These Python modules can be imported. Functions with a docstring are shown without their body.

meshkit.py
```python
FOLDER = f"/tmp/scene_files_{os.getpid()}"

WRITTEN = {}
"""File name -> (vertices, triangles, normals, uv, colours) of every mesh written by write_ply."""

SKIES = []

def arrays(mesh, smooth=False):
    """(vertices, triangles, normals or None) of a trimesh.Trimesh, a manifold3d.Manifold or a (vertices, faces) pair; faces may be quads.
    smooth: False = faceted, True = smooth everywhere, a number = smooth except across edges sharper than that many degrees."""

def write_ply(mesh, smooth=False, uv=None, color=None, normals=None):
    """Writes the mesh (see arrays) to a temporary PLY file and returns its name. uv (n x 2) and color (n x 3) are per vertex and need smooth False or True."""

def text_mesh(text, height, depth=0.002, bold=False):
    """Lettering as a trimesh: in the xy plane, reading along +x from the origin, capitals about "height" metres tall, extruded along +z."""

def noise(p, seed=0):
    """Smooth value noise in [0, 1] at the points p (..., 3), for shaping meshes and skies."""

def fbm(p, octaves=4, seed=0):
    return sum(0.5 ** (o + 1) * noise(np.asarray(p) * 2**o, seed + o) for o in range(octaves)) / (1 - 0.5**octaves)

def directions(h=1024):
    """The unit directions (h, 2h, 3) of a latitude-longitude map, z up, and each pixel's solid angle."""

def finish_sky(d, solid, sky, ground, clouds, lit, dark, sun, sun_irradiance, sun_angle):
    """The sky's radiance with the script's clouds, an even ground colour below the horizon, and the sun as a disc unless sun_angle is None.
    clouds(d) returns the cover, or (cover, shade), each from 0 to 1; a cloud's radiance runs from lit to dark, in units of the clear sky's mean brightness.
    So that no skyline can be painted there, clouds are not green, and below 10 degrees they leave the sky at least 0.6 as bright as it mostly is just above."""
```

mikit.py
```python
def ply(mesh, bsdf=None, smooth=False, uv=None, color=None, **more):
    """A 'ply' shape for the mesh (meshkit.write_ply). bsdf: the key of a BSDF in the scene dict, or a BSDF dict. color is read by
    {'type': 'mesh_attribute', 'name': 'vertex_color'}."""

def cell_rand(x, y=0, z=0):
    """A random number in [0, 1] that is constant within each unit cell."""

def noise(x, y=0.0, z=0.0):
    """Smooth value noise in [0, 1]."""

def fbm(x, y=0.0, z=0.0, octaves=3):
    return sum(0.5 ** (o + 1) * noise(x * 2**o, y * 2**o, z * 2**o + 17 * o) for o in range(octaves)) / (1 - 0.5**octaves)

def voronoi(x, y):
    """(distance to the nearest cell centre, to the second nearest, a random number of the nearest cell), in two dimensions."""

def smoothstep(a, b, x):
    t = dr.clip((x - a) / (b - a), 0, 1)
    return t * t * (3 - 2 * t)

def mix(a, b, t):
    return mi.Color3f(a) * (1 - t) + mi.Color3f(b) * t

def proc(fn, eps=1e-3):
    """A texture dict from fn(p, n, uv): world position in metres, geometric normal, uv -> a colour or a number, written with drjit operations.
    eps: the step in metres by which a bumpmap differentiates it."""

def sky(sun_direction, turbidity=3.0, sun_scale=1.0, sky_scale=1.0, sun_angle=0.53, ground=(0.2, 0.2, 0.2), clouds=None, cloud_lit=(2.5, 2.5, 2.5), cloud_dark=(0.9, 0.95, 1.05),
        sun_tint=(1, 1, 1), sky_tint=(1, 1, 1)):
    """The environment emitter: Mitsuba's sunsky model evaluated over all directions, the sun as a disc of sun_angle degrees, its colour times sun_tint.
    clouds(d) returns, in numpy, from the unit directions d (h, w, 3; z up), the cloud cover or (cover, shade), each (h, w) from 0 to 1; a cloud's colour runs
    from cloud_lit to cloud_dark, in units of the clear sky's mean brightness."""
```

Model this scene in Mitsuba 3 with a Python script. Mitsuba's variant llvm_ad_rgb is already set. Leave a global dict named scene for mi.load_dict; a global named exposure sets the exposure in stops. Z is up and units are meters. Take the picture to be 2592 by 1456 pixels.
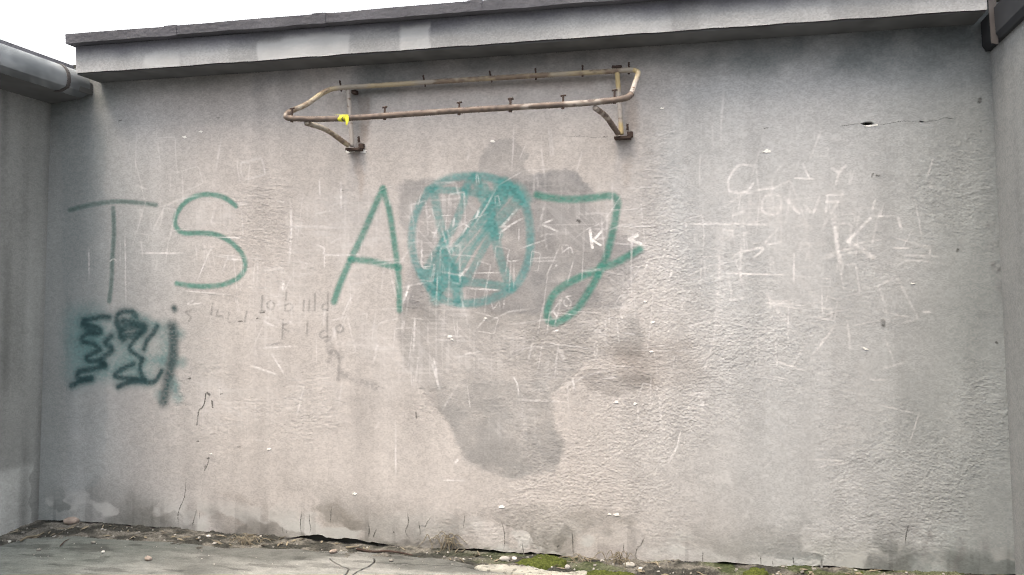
import math
import numpy as np, trimesh, shapely, shapely.geometry as sg, drjit as dr, mitsuba as mi, mikit, meshkit
from shapely import affinity
from mikit import noise, fbm, voronoi, smoothstep, mix

T = mi.ScalarTransform4f
# ---------------------------------------------------------------- camera, sky, exposure
YAW, PITCH = math.radians(13.5), math.radians(0.944)
EYE = [0.0, -5.5, 1.6]
LOOK = [-math.sin(YAW) * math.cos(PITCH), math.cos(YAW) * math.cos(PITCH), math.sin(PITCH)]
scene = {
    "camera": {"type": "perspective", "fov": 60.0, "fov_axis": "x", "near_clip": 0.05, "far_clip": 500.0,
               "to_world": T().look_at(origin=EYE, target=[EYE[k] + LOOK[k] for k in range(3)], up=[0, 0, 1])},
    "sky": mikit.sky([-0.18, -0.40, 0.90], turbidity=4, sun_scale=0.3, sun_angle=32, ground=(0.25, 0.25, 0.25),
                     clouds=lambda d: (np.ones(d.shape[:2]), 0.92 * (1 - d[..., 2]) ** 0.95 + 0.2 * meshkit.fbm(d * 2.2, 3, 5)),
                     cloud_lit=(3.3, 3.3, 3.3), cloud_dark=(0.62, 0.63, 0.65)),
}
exposure = 3.35
labels = {}
rng = np.random.default_rng(7)

# ---------------------------------------------------------------- helpers
def key_for(name, parent=None):
    k = name if parent is None else parent + "__" + name
    n, base = 0, k
    while k in scene or k in labels or any(s.startswith(k + "__") for s in scene):
        n += 1
        k = f"{base}_{n:03d}"
    return k

def add(name, mesh, bsdf, parent=None, smooth=False, uv=None, label=None, cat=None, group=None, kind=None):
    k = key_for(name, parent)
    scene[k] = mikit.ply(mesh, bsdf, smooth=smooth, uv=uv)
    e = {a: b for a, b in (("label", label), ("category", cat), ("group", group), ("kind", kind)) if b}
    if e:
        labels[k] = e
    return k

def thing(name, label, cat, group=None):
    k = key_for(name)
    labels[k] = {"label": label, "category": cat}
    if group:
        labels[k]["group"] = group
    return k

def box(x0, x1, y0, y1, z0, z1):
    m = trimesh.creation.box(extents=(x1 - x0, y1 - y0, z1 - z0))
    m.apply_translation(((x0 + x1) / 2, (y0 + y1) / 2, (z0 + z1) / 2))
    return m

def join(ms):
    return trimesh.util.concatenate(ms)

def catmull(P, step):
    P = np.asarray(P, float)
    if len(P) < 3:
        n = max(2, int(np.linalg.norm(P[1] - P[0]) / step) + 1)
        return P[0] + (P[1] - P[0]) * np.linspace(0, 1, n)[:, None]
    Q = np.vstack([2 * P[0] - P[1], P, 2 * P[-1] - P[-2]])
    out = []
    for i in range(1, len(Q) - 2):
        p0, p1, p2, p3 = Q[i - 1:i + 3]
        n = max(2, int(np.linalg.norm(p2 - p1) / step) + 1)
        t = np.linspace(0, 1, n, endpoint=False)[:, None]
        out.append(0.5 * (2 * p1 + (p2 - p0) * t + (2 * p0 - 5 * p1 + 4 * p2 - p3) * t**2 + (3 * p1 - p0 - 3 * p2 + p3) * t**3))
    return np.vstack(out + [P[-1:]])

def tube(P, r, sides=12, step=0.02, wob=0.0, seed=0, smooth_path=True):
    """A round bar along the points P, with closed ends; r a number or one per control point."""
    P = np.asarray(P, float)
    rr = np.broadcast_to(np.asarray(r, float), (len(P),))
    C = catmull(np.c_[P, rr], step) if smooth_path else np.c_[P, rr]
    p, rad = C[:, :3], C[:, 3] * (1 + wob * (2 * meshkit.fbm(C[:, :3] * 25, 2, seed) - 1))
    t = np.gradient(p, axis=0)
    t /= np.linalg.norm(t, axis=1, keepdims=True)
    a = np.cross(t[0], [0.1, 0.2, 1.0] if abs(t[0][2]) < 0.9 else [1.0, 0, 0])
    A = []
    for k in range(len(p)):
        a = a - t[k] * (a @ t[k])
        a /= np.linalg.norm(a)
        A.append(a)
    A = np.array(A)
    B = np.cross(t, A)
    ang = np.arange(sides) * 2 * np.pi / sides
    v = p[:, None] + rad[:, None, None] * (np.cos(ang)[None, :, None] * A[:, None] + np.sin(ang)[None, :, None] * B[:, None])
    n = len(p)
    i, j = np.meshgrid(np.arange(n - 1), np.arange(sides), indexing="ij")
    j2 = (j + 1) % sides
    q = np.stack([i * sides + j, i * sides + j2, (i + 1) * sides + j2, (i + 1) * sides + j], -1).reshape(-1, 4)
    f = np.vstack([q[:, [0, 1, 2]], q[:, [0, 2, 3]]])
    vs = np.vstack([v.reshape(-1, 3), p[0], p[-1]])
    c0, c1 = n * sides, n * sides + 1
    k = np.arange(sides)
    f = np.vstack([f, np.c_[np.full(sides, c0), (k + 1) % sides, k], np.c_[np.full(sides, c1), (n - 1) * sides + k, (n - 1) * sides + (k + 1) % sides]])
    m = trimesh.Trimesh(vs, f, process=False)
    if m.volume < 0:
        m.invert()
    return m

LAID = {"shape": [], "level": []}
def ribbon(P, half, step=0.03, jitter=0.0, smooth=True):
    """One painted or scratched stroke on the back wall: (centre line, half width, vertices, faces)."""
    p = catmull(P, step) if smooth else np.asarray(P, float)
    if jitter:
        p = p + jitter * (np.stack([meshkit.fbm(np.c_[p * 9, np.full(len(p), k)], 2, 11 + k) for k in (0, 1)], -1) - 0.5) * 2
    shape = sg.LineString(p).buffer(half)
    used = {LAID["level"][i] for i in np.nonzero(shapely.intersects(np.array(LAID["shape"], object), shape))[0]} if LAID["shape"] else set()
    level = next(i for i in range(99) if i not in used)     # strokes that cross lie on different coats
    LAID["shape"].append(shape); LAID["level"].append(level)
    t = np.gradient(p, axis=0)
    t /= np.linalg.norm(t, axis=1, keepdims=True) + 1e-9
    q = np.vstack([p[0] - t[0] * half * 0.5, p, p[-1] + t[-1] * half * 0.5])
    t = np.vstack([t[0], t, t[-1]])
    nrm = np.c_[-t[:, 1], t[:, 0]]
    cols = np.array([-0.7, 0.7])
    w = np.r_[0.5, np.ones(len(p)), 0.5]
    xz = q[:, None] + nrm[:, None] * cols[None, :, None] * half * w[:, None, None]
    V = np.stack([xz[..., 0], np.full(xz.shape[:2], -(0.0006 + 0.00002 * level)), xz[..., 1]], -1).reshape(-1, 3)
    i = np.arange(len(q) - 1)
    f = np.vstack([np.c_[2 * i, 2 * i + 2, 2 * i + 3], np.c_[2 * i, 2 * i + 3, 2 * i + 1]])
    m = trimesh.Trimesh(V, f, process=False)
    return p, half, V, np.where((m.face_normals[:, 1] > 0)[:, None], f[:, ::-1], f)

STROKES = []      # (x0, z0, x1, z1, v0, v1, half, coat, number of the stroke)
def strokes(name, parent, parts, coat, label=None, kind=None):
    V, F, n = [], [], 0
    for p, half, v, f in parts:
        V.append(v); F.append(f + n); n += len(v)
        s_ = np.r_[0, np.cumsum(np.linalg.norm(np.diff(p, axis=0), axis=1))]
        s_ /= s_[-1]
        number = STROKES[-1][8] + 1 if STROKES else 0
        STROKES.extend((*a, *b, u0, u1, half, coat, number) for a, b, u0, u1 in zip(p[:-1], p[1:], s_[:-1], s_[1:]))
    return add(name, trimesh.Trimesh(np.vstack(V), np.vstack(F), process=False), "render_back", parent, label=label, kind=kind)

def blob(xy, r, n=10):
    return [(xy[0] - r * 0.25, xy[1]), (xy[0] + r * 0.25, xy[1] + 0.001)]

def sdf_poly(x, z, P):
    """Signed distance to the polygon P, negative inside, in drjit."""
    P = [(float(a), float(b)) for a, b in P]
    d = dr.square(x - P[0][0]) + dr.square(z - P[0][1])
    s = mi.Float(1.0)
    for i in range(len(P)):
        (ax, az), (bx, bz) = P[i], P[i - 1]
        ex, ez = bx - ax, bz - az
        wx, wz = x - ax, z - az
        h = dr.clip((wx * ex + wz * ez) * (1 / (ex * ex + ez * ez)), 0, 1)
        d = dr.minimum(d, dr.square(wx - ex * h) + dr.square(wz - ez * h))
        c1, c2, c3 = z >= az, z < bz, ex * wz > ez * wx
        s = dr.select((c1 & c2 & c3) | (~c1 & ~c2 & ~c3), -s, s)
    return s * dr.sqrt(d)

# ---------------------------------------------------------------- materials
def relief(p, n, uv):
    """Rough float-finished render: flat horizontal lumps a centimetre or two across over broader waves; metres of height."""
    u, w = p.x + p.y, p.z
    k = 0.18 + 1.15 * smoothstep(0.25, 0.8, fbm(u * 2.6, w * 2.2, 3.3, 3))
    lump = noise(u * 56 + 2.5 * noise(u * 17, w * 17), w * 62 + 2.5 * noise(u * 15, w * 19, 4.0), 1.5)
    fine = noise(u * 110, w * 125, 4.0)
    return 0.0048 * k * dr.maximum(lump - 0.4, 0) + 0.0030 * k * fine + 0.004 * fbm(u * 9, w * 10, 7.0, 2) + 0.02 * noise(u * 1.3, w * 1.6, 2)

# repairs, damp, dirt and painted shade on the back wall: outline, softness, and what they multiply the render's colour by
PATCHES = [
    ([(-1.46, 2.623), (-1.341, 2.644), (-1.211, 2.55), (-1.242, 2.482), (-1.159, 2.429), (-0.955, 2.432), (-0.816, 2.352), (-0.779, 2.259), (-0.905, 2.237), (-1.108, 2.255), (-1.211, 2.207), (-1.486, 2.406), (-1.526, 2.485)], 0.012, (0.76, 0.775, 0.79)),
    ([(-2.064, 2.381), (-1.849, 2.405), (-1.579, 2.422), (-1.185, 2.384), (-0.829, 2.297), (-0.779, 1.998), (-0.508, 1.895), (-0.594, 1.748), (-0.632, 1.502), (-0.504, 1.576), (-0.505, 1.258), (-0.781, 1.254), (-0.982, 1.102), (-1.088, 0.974), (-1.053, 0.8), (-0.969, 0.704), (-1.007, 0.553), (-1.212, 0.494), (-1.388, 0.471), (-1.631, 0.602), (-1.738, 0.778), (-1.874, 0.98), (-2.053, 1.183), (-2.095, 1.365), (-2.087, 1.575), (-1.985, 1.653), (-2.013, 2.018), (-2.083, 2.124)], 0.018, (0.765, 0.775, 0.78)),
    ([(-2.097, 2.361), (-1.876, 2.401), (-1.553, 2.447), (-1.159, 2.429), (-0.955, 2.427), (-0.804, 2.334), (-0.767, 2.196), (-0.68, 2.058), (-0.472, 1.907), (-0.533, 1.748), (-0.607, 1.564), (-1.16, 1.525), (-2.068, 1.575), (-2.013, 1.914), (-2.083, 2.124)], 0.02, (0.82, 0.83, 0.85)),
    ([(-1.82, 1.084), (-1.109, 1.099), (-1.058, 0.8), (-0.972, 0.654), (-1.058, 0.501), (-1.367, 0.472), (-1.631, 0.577), (-1.793, 0.904)], 0.02, (0.90, 0.915, 0.925)),
    ([(-0.906, 1.153), (-0.781, 1.18), (-0.632, 1.146), (-0.437, 1.149), (-0.413, 1.113), (-0.633, 1.011), (-0.831, 1.043)], 0.02, (0.70, 0.70, 0.70)),
    ([(-2.095, 1.588), (-1.821, 1.575), (-1.82, 1.368), (-2.061, 1.334)], 0.01, (0.84, 0.84, 0.84)),
    ([(-0.731, 1.329), (-0.197, 1.359), (-0.127, 1.143), (-0.414, 1.04), (-0.632, 1.109)], 0.06, (0.82, 0.80, 0.785)),
    ([(-0.484, 1.993), (-0.631, 2.069), (-0.829, 2.061), (-0.68, 1.922), (-0.557, 1.871)], 0.015, (0.80, 0.80, 0.815)),
    # damp at the foot
    ([(-4.239, 0.073), (-4.094, 0.222), (-3.806, 0.181), (-3.742, 0.046), (-3.648, -0.018), (-4.287, -0)], 0.06, (0.72, 0.72, 0.71)),
    ([(-3.494, 0.156), (-3.25, 0.178), (-2.979, 0.09), (-2.949, -0.021), (-3.431, -0.018)], 0.05, (0.68, 0.68, 0.68)),
    ([(-3.433, 0.283), (-3.311, 0.289), (-3.129, 0.203), (-3.189, 0.173)], 0.02, (0.82, 0.81, 0.8)),
    ([(-2.687, 0.2), (-2.514, 0.271), (-2.428, 0.175), (-2.301, 0.117), (-2.371, -0.011), (-2.57, -0.023)], 0.03, (0.76, 0.75, 0.73)),
    ([(-2.231, 0.024), (-1.818, 0.055), (-1.551, 0.034), (-1.551, -0.017), (-2.231, -0.022)], 0.02, (0.72, 0.72, 0.71)),
    ([(-1.819, 0.209), (-1.604, 0.247), (-1.551, 0.072), (-1.764, 0.028)], 0.05, (0.82, 0.82, 0.82)),
    ([(-0.982, 0.256), (-0.857, 0.333), (-0.634, 0.288), (-0.537, 0.208), (-0.782, 0.194)], 0.04, (0.78, 0.78, 0.77)),
    ([(-1.046, 0.129), (-0.983, 0.194), (-0.92, 0.173), (-0.907, -0.011), (-1.033, -0.007)], 0.02, (0.72, 0.72, 0.71)),
    ([(-0.807, 0.069), (-0.758, 0.097), (-0.634, 0.093), (-0.622, 0.033), (-0.795, -0.003)], 0.02, (0.78, 0.77, 0.77)),
    ([(-1.498, 0.012), (-1.393, 0.032), (-1.341, -0.005), (-1.511, -0.011)], 0.012, (0.55, 0.57, 0.54)),
    ([(-1.186, 0.008), (-0.983, 0.014), (-0.983, -0.021), (-1.186, -0.03)], 0.012, (0.55, 0.57, 0.54)),
    ([(0.53, 0.174), (0.793, 0.219), (1.028, 0.206), (1.07, 0.145), (1.006, 0.028), (0.396, -0.016)], 0.05, (0.70, 0.71, 0.70)),
    ([(1.237, 0.179), (1.341, 0.175), (1.423, 0.191), (1.605, 0.214), (1.603, 0.026), (1.257, 0.001)], 0.04, (0.62, 0.64, 0.63)),
    ([(0.171, 0.25), (0.508, 0.247), (0.618, 0.196), (0.284, 0.163)], 0.08, (0.86, 0.85, 0.84)),
    # washed lighter render
    ([(-3.853, 0.039), (-3.711, 0.103), (-3.371, 0.095), (-3.385, -0.002), (-3.805, -0.027)], 0.03, (1.14, 1.15, 1.17)),
    ([(-2.95, 0.132), (-2.716, 0.185), (-2.686, 0.022), (-2.935, 0.007)], 0.03, (1.10, 1.12, 1.13)),
    ([(-2.287, 0.157), (-1.955, 0.202), (-1.873, 0.065), (-2.259, 0.023)], 0.04, (1.10, 1.12, 1.13)),
    ([(-1.604, 0.196), (-1.367, 0.184), (-1.354, 0.022), (-1.551, 0.047)], 0.04, (1.08, 1.09, 1.10)),
    ([(-0.513, 0.088), (-0.296, 0.126), (-0.061, 0.106), (0.055, 0.042), (-0.489, 0.017)], 0.03, (1.10, 1.12, 1.13)),
    ([(0.135, 0.055), (0.351, 0.086), (0.596, 0.086), (0.607, 0.045), (0.306, 0.015), (0.147, 0.022)], 0.012, (1.28, 1.30, 1.31)),
    ([(1.028, 0.131), (1.154, 0.14), (1.299, 0.06), (1.027, 0.04)], 0.02, (1.22, 1.25, 1.26)),
    ([(1.05, 0.28), (1.113, 0.329), (1.321, 0.33), (1.341, 0.23), (1.258, 0.158), (1.091, 0.147)], 0.03, (1.14, 1.15, 1.15)),
    # pale and dirty runs under the eave, plus eave and frame shade painted in
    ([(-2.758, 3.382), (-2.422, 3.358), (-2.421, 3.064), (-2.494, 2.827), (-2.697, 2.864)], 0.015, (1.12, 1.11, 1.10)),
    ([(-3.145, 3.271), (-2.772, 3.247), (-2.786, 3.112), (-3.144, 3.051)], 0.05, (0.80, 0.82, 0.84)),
    ([(-2.419, 3.465), (1.489, 3.313), (1.486, 3.019), (1.068, 2.92), (0.297, 2.979), (-0.53, 3.066), (-1.553, 3.04), (-2.267, 2.949), (-2.365, 2.688), (-2.417, 2.744)], 0.09, (0.60, 0.63, 0.64)),  # eave shade painted in; its left edge follows a dirt streak
    ([(-4.925, 3.385), (-3.146, 3.354), (-3.145, 3.133), (-3.891, 3.078), (-4.886, 2.943)], 0.07, (0.74, 0.76, 0.75)),  # eave shade painted on the left stretch
    ([(-2.366, 2.981), (-2.281, 2.976), (-2.308, 2.659), (-2.365, 2.635)], 0.02, (0.78, 0.74, 0.72)), ([(-0.629, 2.985), (-0.53, 2.98), (-0.531, 2.658), (-0.592, 2.649)], 0.03, (0.82, 0.79, 0.77)),  # shade beside the two frame posts painted in, rust tinted
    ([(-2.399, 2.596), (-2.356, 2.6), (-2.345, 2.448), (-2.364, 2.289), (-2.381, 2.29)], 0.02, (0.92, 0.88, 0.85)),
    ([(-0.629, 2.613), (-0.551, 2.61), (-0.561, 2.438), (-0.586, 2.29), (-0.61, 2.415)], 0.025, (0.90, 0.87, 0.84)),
    ([(-2.098, 2.998), (-0.778, 3.004), (-0.778, 2.939), (-2.098, 2.935)], 0.03, (0.90, 0.88, 0.87)),  # shade of the rear rail painted on the wall below it
    ([(-4.715, 2.935), (-4.339, 2.974), (-4.309, 1.772), (-4.316, 0.352), (-4.62, 0.195)], 0.02, (0.93, 0.95, 0.96)),
]

def render_colour(u, w):
    warm, cool = mi.Color3f(0.452, 0.424, 0.414), mi.Color3f(0.408, 0.412, 0.424)
    h = 1.6 * (fbm(u * 0.9 + 7, w * 0.8, 1.0, 2) - 0.5)
    c = mix(warm, cool, dr.clip(smoothstep(-0.9, 0.5, u + h) + smoothstep(-3.4, -4.6, u + h) + 0.4 * smoothstep(0.1, 0.4, h), 0, 1))
    c *= 0.91 + 0.18 * fbm(u * 5.5, w * 4.5, 3.3, 3)
    c *= 0.93 + 0.14 * noise(u * 11, w * 0.9, 2.0)
    c *= 0.88 + 0.24 * noise(u * 110, w * 170, 8.0)
    return c * (0.94 + 0.12 * noise(u * 40, w * 60, 12.0))

def back_wall_colour(p, n, uv):
    u, w = p.x, p.z
    c = render_colour(u, w)
    wx = u + 0.07 * (fbm(u * 5, w * 5, 2.0, 3) - 0.5) + 0.02 * (noise(u * 40, w * 50) - 0.5)
    wz = w + 0.07 * (fbm(u * 5, w * 5, 9.0, 3) - 0.5) + 0.02 * (noise(u * 40, w * 50, 5) - 0.5)
    blotch = dr.clip(0.25 + 1.45 * fbm(u * 7, w * 8, 21.0, 4), 0, 1.2)
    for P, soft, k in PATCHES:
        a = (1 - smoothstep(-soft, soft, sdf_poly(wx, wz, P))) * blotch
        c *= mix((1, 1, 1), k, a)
    # corner shade painted in at both wall ends, tinted and ragged like grime
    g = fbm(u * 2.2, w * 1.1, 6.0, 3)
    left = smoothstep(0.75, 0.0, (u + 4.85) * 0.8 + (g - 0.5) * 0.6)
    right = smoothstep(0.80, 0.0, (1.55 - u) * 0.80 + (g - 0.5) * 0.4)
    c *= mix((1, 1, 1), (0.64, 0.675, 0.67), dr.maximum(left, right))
    # chalk rubbed into the render where people write
    zone = smoothstep(0.55, 0.9, w) * smoothstep(2.55, 2.2, w) * smoothstep(-4.4, -3.6, u) * smoothstep(1.1, 0.3, u)
    hatch = smoothstep(0.60, 0.85, noise(u * 70, w * 5, 3.0)) + smoothstep(0.62, 0.85, noise(u * 6, w * 80, 5.0)) + 0.8 * smoothstep(0.62, 0.85, noise((u + w) * 50, (u - w) * 5, 7.0))
    cloud = smoothstep(0.42, 0.70, fbm(u * 2.3, w * 2.3, 4.0, 3))
    c = mix(c, mi.Color3f(0.62, 0.60, 0.605), zone * dr.clip(cloud * (0.12 + 0.17 * hatch), 0, 0.5))
    # rising damp and pale salts at the foot, blotchy
    low = smoothstep(0.42, 0.02, w + 0.35 * (fbm(u * 2.2, 1.0, 2.0, 2) - 0.5))
    damp = smoothstep(0.50, 0.56, fbm(u * 3.2, w * 4.5, 11.0, 4)) * low
    salt = smoothstep(0.52, 0.60, fbm(u * 3.6 + 9, w * 5.5, 15.0, 4)) * smoothstep(0.30, 0.06, w)
    c *= mix((1, 1, 1), (0.70, 0.71, 0.705), damp)
    c = mix(c, mi.Color3f(0.53, 0.535, 0.535), salt * 0.6 * (1 - damp))
    drip = smoothstep(0.70, 0.85, noise(u * 26, w * 1.5, 9.0)) * smoothstep(0.40, 0.05, w)
    c *= 1 - 0.16 * drip
    foot = smoothstep(0.30, 0.0, w + 0.25 * (fbm(u * 4, w * 6, 1.0, 3) - 0.4))
    return painted(c * mix((1, 1, 1), (0.86, 0.87, 0.86), foot), u, w)

PAINT = {}
CELL, GX, GZ, X0, Z0 = 0.05, 140, 72, -5.2, -0.15
def lay_paint():
    """Sorts the stroke list into cells of the wall, so that a point looks only at the strokes that reach it."""
    S = np.array(STROKES)
    cells = {}
    for i, (ax, az, bx, bz, _, _, h, *_r) in enumerate(S):
        i0, i1 = int((min(ax, bx) - h - X0) / CELL), int((max(ax, bx) + h - X0) / CELL)
        k0, k1 = int((min(az, bz) - h - Z0) / CELL), int((max(az, bz) + h - Z0) / CELL)
        for a in range(max(i0, 0), min(i1, GX - 1) + 1):
            for b in range(max(k0, 0), min(k1, GZ - 1) + 1):
                cells.setdefault(a * GZ + b, []).append(i)
    start, ids = np.zeros(GX * GZ + 1, np.uint32), []
    for c in range(GX * GZ):
        start[c] = len(ids)
        ids += cells.get(c, [])
    start[-1] = len(ids)
    C = np.array(COATS)[S[:, 7].astype(int)]
    PAINT["start"], PAINT["ids"] = mi.UInt32(start), mi.UInt32(np.array(ids, np.uint32))
    PAINT["seg"] = [mi.Float(np.ascontiguousarray(S[:, k], np.float32)) for k in range(7)]
    PAINT["number"] = mi.UInt32(S[:, 8].astype(np.uint32))
    PAINT["coat"] = [mi.Float(np.ascontiguousarray(C[:, k], np.float32)) for k in range(7)]
    dr.eval(PAINT["start"], PAINT["ids"], PAINT["number"], *PAINT["seg"], *PAINT["coat"])

def painted(c, u, w):
    g = noise(u * 62, w * 90, 3.0) * 0.6 + 0.4 * noise(u * 10, w * 10, 5.0)
    thin = smoothstep(0.35, 0.75, 1 - g)
    tone = 0.8 + 0.4 * noise(u * 60, w * 80, 6.0)
    a, b = dr.floor((u - X0) / CELL), dr.floor((w - Z0) / CELL)
    inside = (a >= 0) & (a < GX) & (b >= 0) & (b < GZ)
    cell = mi.UInt32(dr.select(inside, a * GZ + b, 0))
    k0 = dr.gather(mi.UInt32, PAINT["start"], cell)
    k1 = dr.select(inside, dr.gather(mi.UInt32, PAINT["start"], cell + 1), k0)
    def body(k, cr, cg, cb, now, cover, pr, pg, pb):
        i = dr.gather(mi.UInt32, PAINT["ids"], k)
        ax, az, bx, bz, v0, v1, half = (dr.gather(mi.Float, t, i) for t in PAINT["seg"])
        r_, g_, b_, core, strength, grain, taper = (dr.gather(mi.Float, t, i) for t in PAINT["coat"])
        n = dr.gather(mi.UInt32, PAINT["number"], i)
        ex, ez, wx, wz = bx - ax, bz - az, u - ax, w - az
        h = dr.clip((wx * ex + wz * ez) / dr.maximum(ex * ex + ez * ez, 1e-12), 0, 1)
        d = dr.sqrt(dr.square(wx - ex * h) + dr.square(wz - ez * h)) / half
        v = v0 + (v1 - v0) * h
        t = dr.clip((d - core) / (1 - core), 0, 1)
        al = strength * (1 - t * t * (3 - 2 * t)) * (1 - grain * thin)
        al *= 1 - taper * (1 - dr.clip(v * 4 + 0.1, 0, 1) * dr.clip((1 - v) * 4 + 0.1, 0, 1))
        new = n != now
        lay = dr.select(new, cover, 0)                # a stroke is laid when the next one begins
        cr, cg, cb = cr + (pr - cr) * lay, cg + (pg - cg) * lay, cb + (pb - cb) * lay
        cover = dr.select(new, al, dr.maximum(cover, al))
        return k + 1, cr, cg, cb, n, cover, r_ * tone, g_ * tone, b_ * tone
    zero = dr.zeros(mi.Float, dr.width(u)) + u * 0
    state = (k0, c.x + zero, c.y + zero, c.z + zero, mi.UInt32(zero) + 0xFFFFFFFF, zero, zero, zero, zero)
    _, cr, cg, cb, _, cover, pr, pg, pb = dr.while_loop(state, lambda k, *_: k < k1, body)
    return mi.Color3f(cr + (pr - cr) * cover, cg + (pg - cg) * cover, cb + (pb - cb) * cover)

def left_wall_colour(p, n, uv):
    u, w = p.y, p.z
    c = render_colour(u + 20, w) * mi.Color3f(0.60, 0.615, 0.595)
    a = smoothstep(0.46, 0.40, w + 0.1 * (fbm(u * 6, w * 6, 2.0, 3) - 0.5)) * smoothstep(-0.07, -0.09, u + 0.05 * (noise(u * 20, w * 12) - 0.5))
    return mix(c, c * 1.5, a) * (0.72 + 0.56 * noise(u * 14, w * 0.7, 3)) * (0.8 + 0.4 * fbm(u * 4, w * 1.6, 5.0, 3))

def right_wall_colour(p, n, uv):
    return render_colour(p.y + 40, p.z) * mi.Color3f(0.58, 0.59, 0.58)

def lit(colour, height=None, rough=0.95, **more):
    d = {"type": "principled", "base_color": colour, "roughness": rough, "specular": 0.2, **more}
    return {"type": "bumpmap", "arbitrary": height, "scale": 1.0, "bsdf": d} if height is not None else d

RELIEF = mikit.proc(relief, eps=0.003)
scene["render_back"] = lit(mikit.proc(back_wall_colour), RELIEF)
scene["render_left"] = lit(mikit.proc(left_wall_colour), RELIEF)
scene["render_right"] = lit(mikit.proc(right_wall_colour), RELIEF)

# coats of paint, chalk and dirt: colour, where the edge starts to thin, cover, grain, thinning towards the ends
COATS = []
def coat(colour, core, strength, grain, taper=0.0):
    COATS.append((*colour, core, strength, grain, taper))
    return len(COATS) - 1
TEAL = coat((0.055, 0.200, 0.165), 0.20, 0.84, 0.22)
TEAL_DULL = coat((0.080, 0.135, 0.130), 0.15, 0.80, 0.25)
TEAL_BLUE = coat((0.070, 0.230, 0.235), 0.25, 0.68, 0.28)
TEAL_LINE = coat((0.070, 0.225, 0.225), 0.35, 0.58, 0.30)
WASH = coat((0.080, 0.190, 0.200), 0.0, 0.55, 0.3)
BLACK = coat((0.026, 0.058, 0.066), 0.1, 0.88, 0.2)
DARK_WASH = coat((0.045, 0.105, 0.115), 0.0, 0.56, 0.25)
PENCIL = coat((0.17, 0.165, 0.165), 0.1, 0.52, 0.6)
SMEAR = coat((0.16, 0.155, 0.16), 0.0, 0.48, 0.8)
SPECK = coat((0.05, 0.05, 0.048), 0.2, 0.8, 0.4)
CHALK = coat((0.80, 0.78, 0.78), 0.3, 0.85, 0.5)
CHALK_FAINT = coat((0.74, 0.72, 0.73), 0.1, 0.58, 0.6)
CHALK_LINE = coat((0.74, 0.72, 0.73), 0.1, 0.60, 0.65, 1.0)
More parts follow.
